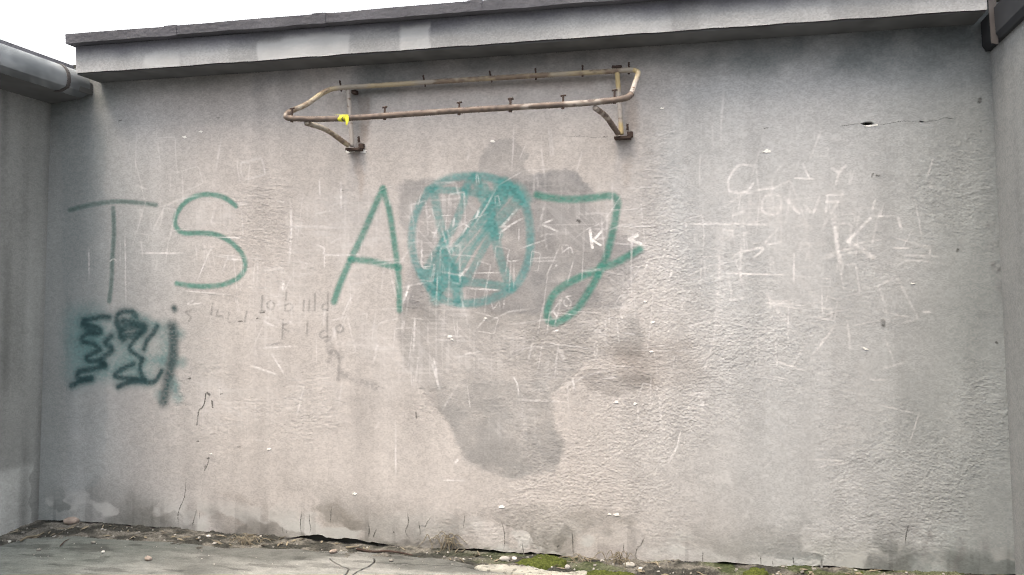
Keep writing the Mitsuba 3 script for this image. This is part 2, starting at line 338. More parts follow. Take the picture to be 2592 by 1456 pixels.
CHALK_TRACE = coat((0.70, 0.68, 0.69), 0.0, 0.34, 0.65, 1.0)
CHALK_HAZE = coat((0.70, 0.68, 0.69), 0.0, 0.26, 0.6, 1.0)
CRACK = coat((0.040, 0.040, 0.037), 0.2, 0.80, 0.45, 1.0)

def fascia_colour(p, n, uv):
    x, z = p.x, p.z
    c = mi.Color3f(0.39, 0.392, 0.40) * (0.75 + 0.5 * fbm(x * 2.5, z * 6, 1.0, 3)) * (0.88 + 0.24 * noise(x * 120, z * 150, 3))
    top = smoothstep(3.26, 3.36, z + 0.06 * (fbm(x * 5, z * 3, 4.0, 2) - 0.5))
    c *= mix((1, 1, 1), (0.5, 0.5, 0.56), top)  # shade from the overhanging roof edge painted across the fascia top
    runs = smoothstep(0.55, 0.8, noise(x * 4.5, z * 1.5, 3.0)) * (0.5 + 0.5 * noise(x * 2, 1.0))
    c *= 1 - 0.22 * runs
    w = mi.Float(0)
    jx, jz = x + 0.02 * (noise(x * 30, z * 30) - 0.5), z + 0.05 * (fbm(x * 7, z * 9, 2.0, 2) - 0.5)
    for lo, hi, z1, k in ((-3.83, -3.56, 3.30, 0.8), (-2.98, -2.335, 3.325, 1.0), (-1.985, -1.79, 3.345, 0.9), (-0.9, -0.3, 3.26, 0.4)):
        w = dr.maximum(w, k * smoothstep(lo - 0.02, lo + 0.01, jx) * smoothstep(hi + 0.01, hi - 0.01, jx) * smoothstep(z1 + 0.02, z1 - 0.03, jz))
    return mix(c, mi.Color3f(0.54, 0.543, 0.55) * (0.82 + 0.3 * fbm(x * 6, z * 8, 2.0, 3)), w * 0.75)

scene["concrete_fascia"] = lit(mikit.proc(fascia_colour), RELIEF)
def felt_colour(p, n, uv):
    return mi.Color3f(0.108, 0.108, 0.122) * (0.75 + 0.5 * fbm(p.x * 4 + p.y * 4, p.z * 12, 1.0, 3)) * (0.85 + 0.3 * noise(p.x * 150, p.z * 170, p.y * 150))
scene["roof_felt"] = lit(mikit.proc(felt_colour), mikit.proc(lambda p, n, uv: 0.004 * fbm(p.x * 40 + p.y * 40, p.z * 60, 2.0, 2)), 0.85)
def zinc_colour(p, n, uv):
    k = fbm(p.x * 6 + p.y * 5, p.z * 8, 3.0, 3)
    return mix((0.25, 0.268, 0.285), (0.14, 0.153, 0.165), smoothstep(0.35, 0.7, k))
scene["zinc"] = lit(mikit.proc(zinc_colour), None, 0.75)
scene["dark_board_and_shade"] = lit(mikit.proc(lambda p, n, uv: mi.Color3f(0.115, 0.118, 0.12) * (0.7 + 0.6 * fbm(p.y * 5, p.x * 9, p.z * 6, 3))))
scene["tarred_board"] = lit(mikit.proc(lambda p, n, uv: mi.Color3f(0.036, 0.038, 0.043) * (0.7 + 0.6 * fbm(p.y * 5, p.x * 9, p.z * 6, 3))))
scene["brown_flashing"] = lit(mikit.proc(lambda p, n, uv: mi.Color3f(0.085, 0.078, 0.078) * (0.7 + 0.6 * fbm(p.y * 9, p.x * 19, p.z * 12, 3))), None, 0.6)

def pipe_colour(p, n, uv):
    a = fbm(p.x * 9, p.y * 11, p.z * 9, 3)
    b = noise(p.x * 45, p.y * 60, p.z * 55)
    paint = mix((0.40, 0.335, 0.225), (0.34, 0.305, 0.26), smoothstep(0.4, 0.6, noise(p.x * 5, p.y * 6, p.z * 7)))
    rust = mix((0.27, 0.205, 0.15), (0.15, 0.12, 0.10), b)
    return mix(paint, rust, smoothstep(0.47, 0.66, a + 0.22 * (b - 0.5)))
def pipe_rusty(p, n, uv):
    a = fbm(p.x * 7, p.y * 11, p.z * 9, 3)
    b = noise(p.x * 45, p.y * 60, p.z * 55)
    rust = mix((0.215, 0.165, 0.135), (0.095, 0.078, 0.072), b)
    return mix((0.33, 0.29, 0.26), rust, smoothstep(0.27, 0.42, a + 0.2 * (b - 0.5)))
def pipe_pale(p, n, uv):
    b = noise(p.x * 45, p.y * 60, p.z * 55)
    return mix(mix((0.36, 0.33, 0.31), (0.45, 0.36, 0.20), smoothstep(0.55, 0.7, noise(p.x * 3, 5.0, p.z * 5))), (0.13, 0.08, 0.055), smoothstep(0.60, 0.75, 0.6 * fbm(p.x * 12, p.y * 12, p.z * 12, 2) + 0.4 * b))
PIPE_BUMP = mikit.proc(lambda p, n, uv: 0.0012 * fbm(p.x * 90, p.y * 90, p.z * 90, 2))
scene["pipe_paint"] = lit(mikit.proc(pipe_colour), PIPE_BUMP, 0.6)
scene["pipe_rust"] = lit(mikit.proc(pipe_rusty), PIPE_BUMP, 0.6)
scene["pipe_pale"] = lit(mikit.proc(pipe_pale), PIPE_BUMP, 0.6)
scene["dark_rust"] = lit(mikit.proc(lambda p, n, uv: mi.Color3f(0.060, 0.042, 0.036) * (0.6 + 0.8 * noise(p.x * 70, p.y * 70, p.z * 70))), None, 0.8)
scene["yellow_tape"] = lit(mikit.proc(lambda p, n, uv: mi.Color3f(0.55, 0.53, 0.05) * (0.85 + 0.3 * noise(p.x * 60, p.y * 60, p.z * 60))), None, 0.45)

def pavement_colour(p, n, uv):
    x, y = p.x, p.y
    k = fbm(x * 1.3, y * 3.2, 1.0, 3)
    c = mix((0.225, 0.226, 0.218), (0.115, 0.118, 0.113), smoothstep(0.36, 0.62, k))
    c = mix(c, mi.Color3f(0.115, 0.13, 0.122), smoothstep(-2.9, -4.2, x + 1.2 * (fbm(x * 2, y * 4, 3.0, 2) - 0.5)) * 0.75)
    c *= 0.72 + 0.5 * fbm(x * 14, y * 25, 5.0, 3)
    c *= 1 - 0.35 * smoothstep(0.55, 0.7, fbm(x * 5, y * 14, 6.0, 3))
    return c * (0.86 + 0.28 * noise(x * 130, y * 130, 2))
scene["pavement_concrete"] = lit(mikit.proc(pavement_colour), mikit.proc(lambda p, n, uv: 0.014 * fbm(p.x * 18, p.y * 24, 1.0, 4) + 0.006 * noise(p.x * 120, p.y * 140), eps=0.003), 0.9)
scene["yard_asphalt"] = lit(mikit.proc(lambda p, n, uv: mi.Color3f(0.062, 0.062, 0.063) * (0.6 + 0.8 * fbm(p.x * 3, p.y * 3, 1.0, 3)) * (0.8 + 0.4 * noise(p.x * 120, p.y * 120))))
scene["pale_concrete"] = lit(mikit.proc(lambda p, n, uv: mi.Color3f(0.36, 0.355, 0.32) * (0.5 + 0.7 * fbm(p.x * 16, p.y * 30, p.z * 20, 3)) * (1 - 0.5 * smoothstep(0.72, 0.85, noise(p.x * 40, p.y * 60, 2)))), mikit.proc(lambda p, n, uv: 0.008 * fbm(p.x * 40, p.y * 40, p.z * 40, 2)))
def soil_colour(p, n, uv):
    k = fbm(p.x * 9, p.y * 14, 3.0, 3)
    c = mix((0.040, 0.040, 0.036), (0.135, 0.128, 0.115), smoothstep(0.35, 0.7, k))
    c = mix(c, mi.Color3f(0.05, 0.07, 0.018), 0.55 * smoothstep(0.52, 0.66, fbm(p.x * 5, p.y * 6, 8.0, 2)) * smoothstep(-2.0, -1.0, p.x))
    return c * (0.6 + 0.8 * noise(p.x * 120, p.y * 120, 2))
scene["soil_dirt"] = lit(mikit.proc(soil_colour), mikit.proc(lambda p, n, uv: 0.012 * fbm(p.x * 50, p.y * 50, 1.0, 2), eps=0.003))
scene["moss_green"] = lit(mikit.proc(lambda p, n, uv: mix((0.042, 0.055, 0.014), (0.085, 0.100, 0.022), fbm(p.x * 30, p.y * 40, p.z * 30, 2)) * (0.55 + 0.9 * noise(p.x * 150, p.y * 150, p.z * 150))))
for i, c in enumerate([(0.36, 0.35, 0.33), (0.24, 0.23, 0.215), (0.30, 0.25, 0.22), (0.62, 0.61, 0.58)]):
    scene[f"stone_{'abcd'[i]}"] = lit(mikit.proc(lambda p, n, uv, c=c: mi.Color3f(c) * (0.6 + 0.8 * fbm(p.x * 30, p.y * 30, p.z * 30, 2))))
scene["straw"] = lit(mikit.proc(lambda p, n, uv: mix((0.30, 0.265, 0.20), (0.13, 0.11, 0.085), noise(p.x * 40, p.y * 40, p.z * 40))))
scene["white_plaster"] = lit({"type": "rgb", "value": [0.80, 0.79, 0.77]})
scene["hollow_dark"] = lit({"type": "rgb", "value": [0.055, 0.055, 0.05]})

# ---------------------------------------------------------------- the ground
def base_z(x):
    """Height of the dirt where it meets the back wall."""
    return np.interp(x, [-6, -4.8, -3.1, -2.6, -2.1, -1.0, 0.1, 1.0, 1.6, 4], [0.012, 0.016, 0.016, -0.008, 0.0, 0.008, 0.034, 0.058, 0.072, 0.075])

g = np.linspace(-150, 150, 7)
X, Y = np.meshgrid(g, g, indexing="ij")
q = np.arange(49).reshape(7, 7)
quad = np.stack([q[:-1, :-1], q[1:, :-1], q[1:, 1:], q[:-1, 1:]], -1).reshape(-1, 4)
add("ground", (np.c_[X.ravel(), Y.ravel(), np.full(49, -0.03)], quad), "yard_asphalt", kind="structure", label="dark asphalt yard in front of the pavement")

def sheet(x0, x1, y0, y1, dx, dy, hfun, keep=None):
    xs, ys = np.arange(x0, x1 + dx / 2, dx), np.arange(y0, y1 + dy / 2, dy)
    X, Y = np.meshgrid(xs, ys, indexing="ij")
    v = np.c_[X.ravel(), Y.ravel(), hfun(X.ravel(), Y.ravel())]
    q = np.arange(X.size).reshape(X.shape)
    f = np.stack([q[:-1, :-1], q[1:, :-1], q[1:, 1:], q[:-1, 1:]], -1).reshape(-1, 4)
    f = np.vstack([f[:, [0, 1, 2]], f[:, [0, 2, 3]]])
    if keep is not None:
        c = v[f].mean(1)
        f = f[keep(c[:, 0], c[:, 1])]
    return trimesh.Trimesh(v, f, process=False)

def soil_h(x, y):
    p = np.c_[x, y, 0 * x]
    t = np.clip(-y / 0.45, 0, 1)
    h = base_z(x) * (1 - t) + (-0.022 + 0.05 * np.clip((x - 0.0) / 1.5, 0, 1)) * t
    return h + 0.035 * (meshkit.fbm(p * 9, 4, 3) - 0.5) + 0.012 * (meshkit.noise(p * 70, 8) - 0.5)
add("soil", sheet(-5.2, 1.9, -0.85, 0.12, 0.012, 0.012, soil_h), "soil_dirt", smooth=True, kind="structure",
    label="dark dirt strip between wall foot and broken pavement edge")

# the concrete pavement: a slab broken along its edge and along its cracks
edge = [(-4.701, -0.719), (-4.641, -0.59), (-4.616, -0.414), (-4.505, -0.325), (-4.336, -0.264), (-4.136, -0.279), (-3.912, -0.266), (-3.702, -0.246), (-3.525, -0.233), (-3.327, -0.275), (-3.173, -0.286), (-3.005, -0.236), (-2.836, -0.233), (-2.713, -0.194), (-2.566, -0.215), (-2.434, -0.193), (-2.323, -0.148), (-2.239, -0.165), (-2.089, -0.156), (-1.925, -0.189), (-1.803, -0.177), (-1.694, -0.195), (-1.513, -0.263), (-1.433, -0.351), (-1.324, -0.348), (-1.222, -0.371), (-1.097, -0.396), (-0.925, -0.438), (-0.74, -0.452), (-0.469, -0.473)]
e = []
for k in range(len(edge) - 1):
    for t in np.linspace(0, 1, 9)[:-1]:
        a, b = np.array(edge[k]), np.array(edge[k + 1])
        pt = a + (b - a) * t
        d = (b - a)[::-1] * [-1, 1] / np.linalg.norm(b - a)
        e.append(pt + d * 0.03 * (meshkit.fbm(np.array([pt[0] * 14, pt[1] * 14, 1.0]), 3, 4) - 0.5))
slab = sg.Polygon([tuple(p) for p in e] + [(3.5, -0.95), (3.5, -1.9), (-9, -1.9), (-9, -0.6)]).buffer(0)
def crack_line(P, w, seed):
    p = catmull(P, 0.015)
    p = p + 0.02 * (np.stack([meshkit.fbm(np.c_[p * 25, np.full(len(p), k)], 3, seed + k) for k in (0, 1)], -1) - 0.5)
    return sg.LineString(p).buffer(w, cap_style="flat")
cracks = [
    crack_line([(-2.365, -0.4), (-2.261, -0.482), (-2.207, -0.531), (-2.168, -0.647), (-2.107, -0.797)], 0.006, 21),
    crack_line([(-2.143, -0.281), (-2.111, -0.361), (-2.11, -0.456), (-2.131, -0.573), (-2.12, -0.669), (-2.064, -0.823)], 0.006, 31),
    crack_line([(-2.105, -0.359), (-1.966, -0.347), (-1.777, -0.334), (-1.561, -0.314), (-1.445, -0.348)], 0.0035, 41),
    crack_line([(-2.41, -0.345), (-2.365, -0.4)], 0.005, 51),
]
for c in cracks:
    slab = slab.difference(c)
pieces = sorted(getattr(slab, "geoms", [slab]), key=lambda s: -s.area)
def slab_mesh(poly, z0, z1, cell):
    m = trimesh.creation.extrude_polygon(poly, z1 - z0, engine="earcut")
    m.apply_translation((0, 0, z0))
    return m
near = sg.box(-6, -1.35, 2.5, 0)
pav = [slab_mesh(s, -0.10, -0.004, 0.05) for s in pieces if s.area > 1e-4]
add("pavement", join(pav), "pavement_concrete", kind="structure", label="grey weathered concrete pavement with a broken, cracked edge")

def lump(poly, z0, z1, seed, cell=0.012, bev=0.02, rough=0.012):
    """A low irregular piece over an outline on the ground: rounded, rough-topped."""
    P = sg.Polygon(poly).buffer(0)
    x0, y0, x1, y1 = P.bounds
    xs, ys = np.arange(x0 - cell, x1 + 2 * cell, cell), np.arange(y0 - cell, y1 + 2 * cell, cell)
    X, Y = np.meshgrid(xs, ys, indexing="ij")
    pts = shapely.points(X.ravel(), Y.ravel())
    d = np.where(shapely.contains(P, pts), 1, -1) * shapely.distance(shapely.boundary(P), pts)
    pp = np.c_[X.ravel(), Y.ravel(), 0 * X.ravel()]
    d = d + 0.35 * bev * (meshkit.fbm(pp * 60, 2, seed) - 0.5) * 2
    t = np.clip(d / bev, 0, 1)
    h = z0 + (z1 - z0) * np.sqrt(1 - (1 - t) ** 2) + rough * (meshkit.fbm(pp * 70, 3, seed + 1) - 0.5) * 2 * (t > 0)
    q = np.arange(X.size).reshape(X.shape)
    f = np.stack([q[:-1, :-1], q[1:, :-1], q[1:, 1:], q[:-1, 1:]], -1).reshape(-1, 4)
    f = np.vstack([f[:, [0, 1, 2]], f[:, [0, 2, 3]]])
    f = f[(d.ravel()[f] > -cell).all(1)]
    m = trimesh.Trimesh(np.c_[X.ravel(), Y.ravel(), h], f, process=False)
    m.remove_unreferenced_vertices()
    return m

add("kerb_fragment", lump([(-1.486, -0.332), (-1.464, -0.268), (-1.33, -0.228), (-1.157, -0.228), (-1.036, -0.288), (-0.927, -0.294), (-0.81, -0.226), (-0.774, -0.281), (-0.816, -0.398), (-1.086, -0.448), (-1.314, -0.387), (-1.436, -0.368)], -0.05, 0.006, 3, 0.008, 0.012, 0.006), "pale_concrete", smooth=40,
    label="pale broken concrete edging piece beside the bright moss cushion", cat="concrete fragment")

for nm, P, z, lab in (
    ("moss", [(-1.266, -0.163), (-1.188, -0.086), (-1.164, -0.007), (-1.091, 0.01), (-0.995, -0.027), (-0.947, -0.075), (-0.951, -0.202), (-1.056, -0.238), (-1.114, -0.241), (-1.2, -0.216)], 0.035, "bright green moss cushion at the wall foot behind the pale edging"),
    ("moss", [(-0.808, -0.277), (-0.745, -0.23), (-0.668, -0.233), (-0.542, -0.224), (-0.504, -0.289), (-0.55, -0.442), (-0.757, -0.492)], 0.035, "dull olive moss patch right of the pale edging piece"),
    ("moss", [(0.099, -0.109), (0.146, -0.04), (0.225, -0.021), (0.239, -0.12), (0.226, -0.275), (0.089, -0.308)], 0.055, "small dark moss patch under the right half of the wall"),
    ("moss", [(0.69, -0.007), (0.738, 0.073), (0.77, 0.035), (0.782, -0.055), (0.757, -0.185), (0.664, -0.165)], 0.065, "moss tuft farthest right at the wall foot")):
    add(nm, lump(P, z - 0.05, z - 0.02, 17 + len(scene), 0.007, 0.03, 0.016), "moss_green", smooth=True, label=lab, cat="moss", kind="stuff")

def stone(c, r, seed, flat=0.6):
    m = trimesh.creation.icosphere(subdivisions=2, radius=1.0)
    v = m.vertices * (1 + 0.55 * (meshkit.fbm(m.vertices * 1.6 + seed * 3.7, 3, seed) - 0.5)[:, None])
    R = trimesh.transformations.rotation_matrix(seed * 1.3, [0, 0, 1])[:3, :3]
    v = (v * [1.25, 0.85, flat]) @ R.T * r
    return trimesh.Trimesh(v + np.asarray(c), m.faces, process=False)

STONES = [  # centre on the dirt, radius, tone, label
    ([(-4.565, -0.025)][0], 0.045, "stone_c", "reddish brick lump in the dirt of the left corner"),
    ([(-4.696, -0.45)][0], 0.012, "stone_d", "small white pebble in the dirt farthest left"),
    ([(-3.413, -0.106)][0], 0.013, "stone_d", "upper of two pale pebbles left of the dead grass mat"),
    ([(-3.296, -0.216)][0], 0.014, "stone_a", "lower of two pale pebbles left of the dead grass mat"),
    ([(-2.014, -0.316)][0], 0.012, "stone_b", "dark pebble lying on the pavement right of the crack"),
    ([(-2.441, -0.227)][0], 0.022, "stone_c", "pinkish crumb on the pavement edge above the forked crack"),
    ([(-1.282, -0.096)][0], 0.017, "stone_d", "white pebble beside the left end of the bright moss"),
    ([(-1.335, -0.132)][0], 0.026, "stone_a", "grey stone chip left of the white pebble by the moss"),
    ([(-0.933, -0.174)][0], 0.020, "stone_a", "pale stone at the lower right rim of the bright moss"),
    ([(-0.566, -0.119)][0], 0.030, "stone_a", "pale angular stone below the withered plant tuft"),
    ([(-0.495, -0.157)][0], 0.014, "stone_d", "white chip on dark dirt right of the withered plant tuft"),
    ([(-3.493, -0.641)][0], 0.024, "stone_c", "flat tan stone lying on the left pavement"),
    ([(-4.311, -0.624)][0], 0.012, "stone_b", "dark crumb on the pavement farthest left"),
    ([(-3.873, -0.569)][0], 0.012, "stone_d", "small whitish flake on the left pavement"),
    ([(-4.087, -0.392)][0], 0.013, "stone_b", "dark pebble near the pavement edge under the left graffiti"),
]
for i, (c, r, b, lab) in enumerate(STONES):
    z = soil_h(np.array([c[0]]), np.array([c[1]]))[0] if c[1] > -0.5 and "pavement" not in lab else 0.0
    add("stone", stone((c[0], c[1], z + r * 0.3), r, i + 3), b, smooth=40, label=lab, cat="stone")

grit = []
for k in range(520):
    x = rng.uniform(-5.0, 1.6)
    y = -rng.uniform(0.02, 0.75)
    on = slab.contains(sg.Point(x, y))
    if on and rng.random() < 0.75:
        continue
    r = rng.uniform(0.003, 0.011) * (0.6 if on else 1)
    z = -0.004 if on else soil_h(np.array([x]), np.array([y]))[0]
    m = trimesh.creation.icosphere(subdivisions=1, radius=r)
    m.vertices *= rng.uniform(0.6, 1.3, 3) * [1, 1, 0.7]
    m.vertices *= 1 + 0.25 * rng.standard_normal((len(m.vertices), 1)).clip(-1, 1)
    m.apply_translation((x, y, z + r * 0.3))
    grit.append(m)
for nm, sel, b, lab in (("gravel", grit[::2], "stone_b", "fine dark grit scattered over the dirt strip"), ("gravel", grit[1::2], "stone_a", "fine pale grit scattered over the dirt strip")):
    add(nm, join(sel), b, kind="stuff", label=lab, cat="gravel")

flakes = []
for k in range(230):
    x = rng.uniform(-4.9, 1.6)
    y = -rng.uniform(0.01, 0.42)
    if slab.contains(sg.Point(x, y)):
        continue
    z = soil_h(np.array([x]), np.array([y]))[0] + 0.008
    a, L, w = rng.uniform(0, 6.28), rng.uniform(0.015, 0.05), rng.uniform(0.002, 0.009)
    d, e2 = np.array([math.cos(a), math.sin(a), rng.normal(0, 0.25)]), np.array([-math.sin(a), math.cos(a), rng.normal(0, 0.4)])
    c = np.array([x, y, z])
    top = [c - d * L, c + e2 * w + [0, 0, 0.004], c + d * L, c - e2 * w]
    v = np.array(top + [q - [0, 0, 0.0015] for q in top])
    v[:, 1] = np.minimum(v[:, 1], -0.004)
    flakes.append(trimesh.Trimesh(v, [[0, 1, 2], [0, 2, 3], [4, 6, 5], [4, 7, 6], [0, 4, 5], [0, 5, 1], [1, 5, 6], [1, 6, 2], [2, 6, 7], [2, 7, 3], [3, 7, 4], [3, 4, 0]], process=False))
for m in flakes:
    if m.volume < 0:
        m.invert()
add("leaf_litter", join(flakes), "straw", kind="stuff", label="dry leaf bits and stalks strewn along the wall foot", cat="leaf litter")

# dead plants and twigs
def tuft(c, n, spread, h, seed, flat=0.35):
    R = np.random.default_rng(seed)
    out = []
    for k in range(n):
        a = R.uniform(0, 2 * math.pi)
        L = R.uniform(0.5, 1) * spread
        s = np.array([c[0] + R.normal(0, spread * 0.25), c[1] + R.normal(0, 0.03), 0])
        s[2] = soil_h(s[:1], s[1:2])[0]
        d = np.array([math.cos(a), 0.4 * math.sin(a), 0])
        top = R.uniform(flat, 1) * h
        P = [s, s + d * L * 0.35 + [0, 0, top], s + d * L * 0.7 + [R.normal(0, 0.01), R.normal(0, 0.01), top * R.uniform(0.5, 1.0)], s + d * L + [0, 0, top * R.uniform(0, 0.6)]]
        for q_ in P:
            q_[1] = min(q_[1], -0.008)
        out.append(tube(P, [0.0026, 0.0024, 0.0018, 0.0008], 5, 0.02))
    return join(out)
t = add("dead_grass", tuft([(-3.088, -0.128)][0], 26, 0.14, 0.05, 5), "straw", smooth=True, label="mat of matted dead grass by the wall foot left of the broken render", cat="dead grass")
t = add("dead_grass", tuft([(-1.743, -0.001)][0], 16, 0.16, 0.11, 6), "straw", smooth=True, label="dry stalk heap by the wall foot left of the pale edging", cat="dead grass")
t = add("dead_grass", tuft([(-0.615, -0.086)][0], 20, 0.13, 0.08, 8), "straw", smooth=True, label="withered plant tuft at the crack right of the bright moss", cat="dead grass")
t = add("dead_grass", tuft([(-0.869, -0.056)][0], 14, 0.14, 0.03, 9), "straw", smooth=True, label="flat dead grass between the bright moss and the withered tuft", cat="dead grass")
for P, r, lab in (
    ([(-4.571, -0.492), (-4.595, -0.4), (-4.591, -0.328), (-4.601, -0.243)], 0.006, "pale twig lying in the dirt of the left corner"),
    ([(-2.401, -0.125), (-2.367, -0.107), (-2.329, -0.084)], 0.008, "short pale stick on the pavement edge"),
    ([(-2.314, -0.15), (-2.207, -0.159), (-2.118, -0.161), (-2.036, -0.165), (-1.925, -0.174)], 0.008, "long dark stick along the pavement edge"),
    ([(-1.635, -0.059), (-1.633, 0.055)], 0.004, "straw leaning in the dirt right of the dry stalk heap"),
    ([(-1.545, -0.013), (-1.509, -0.078)], 0.004, "short straw on dark dirt left of the moss"),
    ([(-4.227, -0.532), (-4.275, -0.437), (-4.295, -0.373)], 0.004, "thin dark twig at the left pavement edge")):
    pp = [(x, y, max(soil_h(np.array([x]), np.array([y]))[0] if not slab.contains(sg.Point(x, y)) else 0.0, -0.01) + r + 0.004) for x, y in P]
    add("twig", tube(pp, [r] + [r * 0.9] * (len(pp) - 2) + [r * 0.6], 6, 0.03, 0.3, 3), "dark_rust" if "dark" in lab and "dirt" not in lab else "straw", smooth=True, label=lab, cat="twig")

# ---------------------------------------------------------------- the back wall
XL, XR = -4.80, 1.53
foot = [(-5.131, -0.011), (-4.994, 0.002), (-4.874, 0.012), (-4.722, 0.018), (-4.599, 0.028), (-4.424, 0.024), (-4.195, 0.026), (-3.939, 0.018), (-3.726, 0.017), (-3.503, 0.011), (-3.26, -0.001), (-3.14, -0.002), (-3.033, -0.009), (-2.933, 0.003), (-2.86, 0.008), (-2.775, 0.029), (-2.666, 0.043), (-2.628, 0.038), (-2.594, 0.024), (-2.523, 0.023), (-2.472, 0.032), (-2.379, 0.032), (-2.317, 0.018), (-2.253, 0.017), (-2.136, 0.003), (-1.994, -0.003), (-1.858, -0.002), (-1.73, 0.004), (-1.573, 0.021), (-1.466, 0.018), (-1.375, 0.012), (-1.284, 0.01), (-1.172, 0.02), (-1.106, 0.019), (-1.06, 0.02), (-1.015, 0.013), (-0.93, -0.001), (-0.865, -0.009), (-0.781, -0.01), (-0.697, -0.01), (-0.622, 0.003), (-0.585, 0.013), (-0.506, 0.011), (-0.322, 0.026), (-0.145, 0.035), (0.029, 0.04), (0.113, 0.041), (0.211, 0.038), (0.276, 0.031), (0.413, 0.045), (0.578, 0.061), (0.698, 0.058), (0.797, 0.056), (0.98, 0.057), (1.123, 0.058), (1.251, 0.061), (1.431, 0.071), (1.616, 0.082), (1.75, 0.09)]
ft = []
for k in range(len(foot) - 1):
    a, b = np.array(foot[k]), np.array(foot[k + 1])
    for t in np.linspace(0, 1, 5)[:-1]:
        p_ = a + (b - a) * t
        ft.append((p_[0], p_[1] + 0.014 * (meshkit.fbm(np.array([p_[0] * 30, 1.0, 2.0]), 3, 6) - 0.5)))
outline = sg.Polygon(ft + [(2.2, 3.30), (-5.2, 3.30)]).buffer(0)
hole = sg.Polygon([(0.768, 2.645), (0.789, 2.649), (0.807, 2.656), (0.837, 2.654), (0.843, 2.647), (0.855, 2.641), (0.869, 2.636), (0.866, 2.629), (0.831, 2.625), (0.801, 2.628), (0.789, 2.636)])
hole2 = sg.Polygon([(1.09, 2.641), (1.096, 2.646), (1.108, 2.643), (1.125, 2.637), (1.108, 2.634)])
outline = outline.difference(hole).difference(hole2)
face = trimesh.creation.extrude_polygon(outline, 0.05, engine="earcut")
face.apply_transform([[1, 0, 0, 0], [0, 0, -1, 0.05], [0, 1, 0, 0], [0, 0, 0, 1]])
if face.volume < 0:
    face.invert()
WALL = "garage_wall"
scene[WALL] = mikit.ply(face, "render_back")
labels[WALL] = {"label": "pinkish grey rendered wall with green graffiti facing the yard", "category": "wall"}
add("masonry_core", box(-5.2, 2.2, 0.052, 0.34, -0.4, 3.34), "hollow_dark", WALL)
# the broken-out hole: its lower lip shows bare white plaster
lip = trimesh.creation.extrude_polygon(sg.Polygon([(0.792, 2.631), (0.831, 2.633), (0.869, 2.637), (0.87, 2.628), (0.843, 2.624), (0.819, 2.622), (0.798, 2.626)]), 0.035, engine="earcut")
lip.apply_transform([[1, 0, 0, 0], [0, 0, -1, 0.032], [0, 1, 0, 0], [0, 0, 0, 1]])
add("chipped_edge", lip, "white_plaster", WALL, label="white chipped lip of the hole on the right")

# eave beam and roof edge
prof_x = np.arange(-4.385, 1.40, 0.05)
def swept(profile_fn, xs):
    """A bar along x whose cross-section (y, z) may vary along it."""
    R = [np.array(profile_fn(x)) for x in xs]
    n = len(R[0])
    v = np.vstack([np.c_[np.full(n, x), r] for x, r in zip(xs, R)])
    i, j = np.meshgrid(np.arange(len(xs) - 1), np.arange(n), indexing="ij")
    j2 = (j + 1) % n
    q = np.stack([i * n + j, i * n + j2, (i + 1) * n + j2, (i + 1) * n + j], -1).reshape(-1, 4)
    f = np.vstack([q[:, [0, 1, 2]], q[:, [0, 2, 3]]])
    k = np.arange(1, n - 1)
    L = (len(xs) - 1) * n
    f = np.vstack([f, np.c_[0 * k, k + 1, k], np.c_[0 * k + L, L + k, L + k + 1]])
    m = trimesh.Trimesh(v, f, process=False)
    m.fix_normals()
    return m
def wav(x, s, a):
    return a * (meshkit.fbm(np.array([x * 6, s, 0.0]), 3, 5) - 0.5)
BX = np.arange(-4.372, 1.39, 0.02)
add("eave_beam", swept(lambda x: [(-0.25 + wav(x, 1, 0.006), 3.188 + wav(x, 2, 0.010)), (-0.25 + wav(x, 3, 0.004), 3.372), (0.0, 3.372), (0.0, 3.200), (-0.242, 3.200)], BX), "concrete_fascia", WALL, smooth=30, label="grey concrete eave beam with lighter washed patches")
add("soffit", box(-4.37, 1.385, -0.236, -0.001, 3.180, 3.1985), "dark_board_and_shade", WALL)  # added dark board; its colour stands in for shade under the beam
EX = np.arange(-4.392, 1.6, 0.025)
add("roof_edge", swept(lambda x: [(-0.325 + wav(x, 5, 0.006), 3.374 + wav(x, 6, 0.012)), (-0.33 + wav(x, 7, 0.006), 3.434 + 0.010 * (meshkit.fbm(np.array([x * 3, 0, 0]), 4, 9) - 0.4)), (0.6, 3.56), (0.6, 3.374)], EX), "roof_felt", WALL, smooth=30, label="dark felt covered roof edge")

for x in (-3.62, -2.55, -1.52, -0.48, 0.55):
    w = 0.09
    xs = np.arange(x, x + w + 0.01, 0.015)
    add("felt_lap", swept(lambda x: [(-0.329 + wav(x, 5, 0.006), 3.371 + wav(x, 6, 0.012)), (-0.335 + wav(x, 7, 0.006), 3.437 + 0.010 * (meshkit.fbm(np.array([x * 3, 0, 0]), 4, 9) - 0.4)), (0.55, 3.562), (0.55, 3.40)], xs), "roof_felt", WALL, smooth=30)
# ---- writing on the wall
h_ = 0.028
strokes("graffiti_letter", WALL, [ribbon([(-4.62, 2.268), (-4.534, 2.286), (-4.449, 2.301), (-4.266, 2.319), (-4.099, 2.312), (-3.907, 2.287)], h_), ribbon([(-4.259, 2.271), (-4.25, 2.119), (-4.26, 1.937), (-4.268, 1.743), (-4.285, 1.61)], 0.031)], TEAL_DULL, "faded dark green letter T")
strokes("graffiti_letter", WALL, [ribbon([(-3.281, 2.264), (-3.36, 2.319), (-3.478, 2.35), (-3.597, 2.338), (-3.691, 2.287), (-3.75, 2.205), (-3.75, 2.133), (-3.689, 2.085), (-3.556, 2.082), (-3.424, 2.066), (-3.306, 2.005), (-3.227, 1.924), (-3.208, 1.843), (-3.253, 1.773), (-3.356, 1.727), (-3.487, 1.71), (-3.62, 1.714), (-3.74, 1.731)], 0.030)], TEAL, "green letter S")
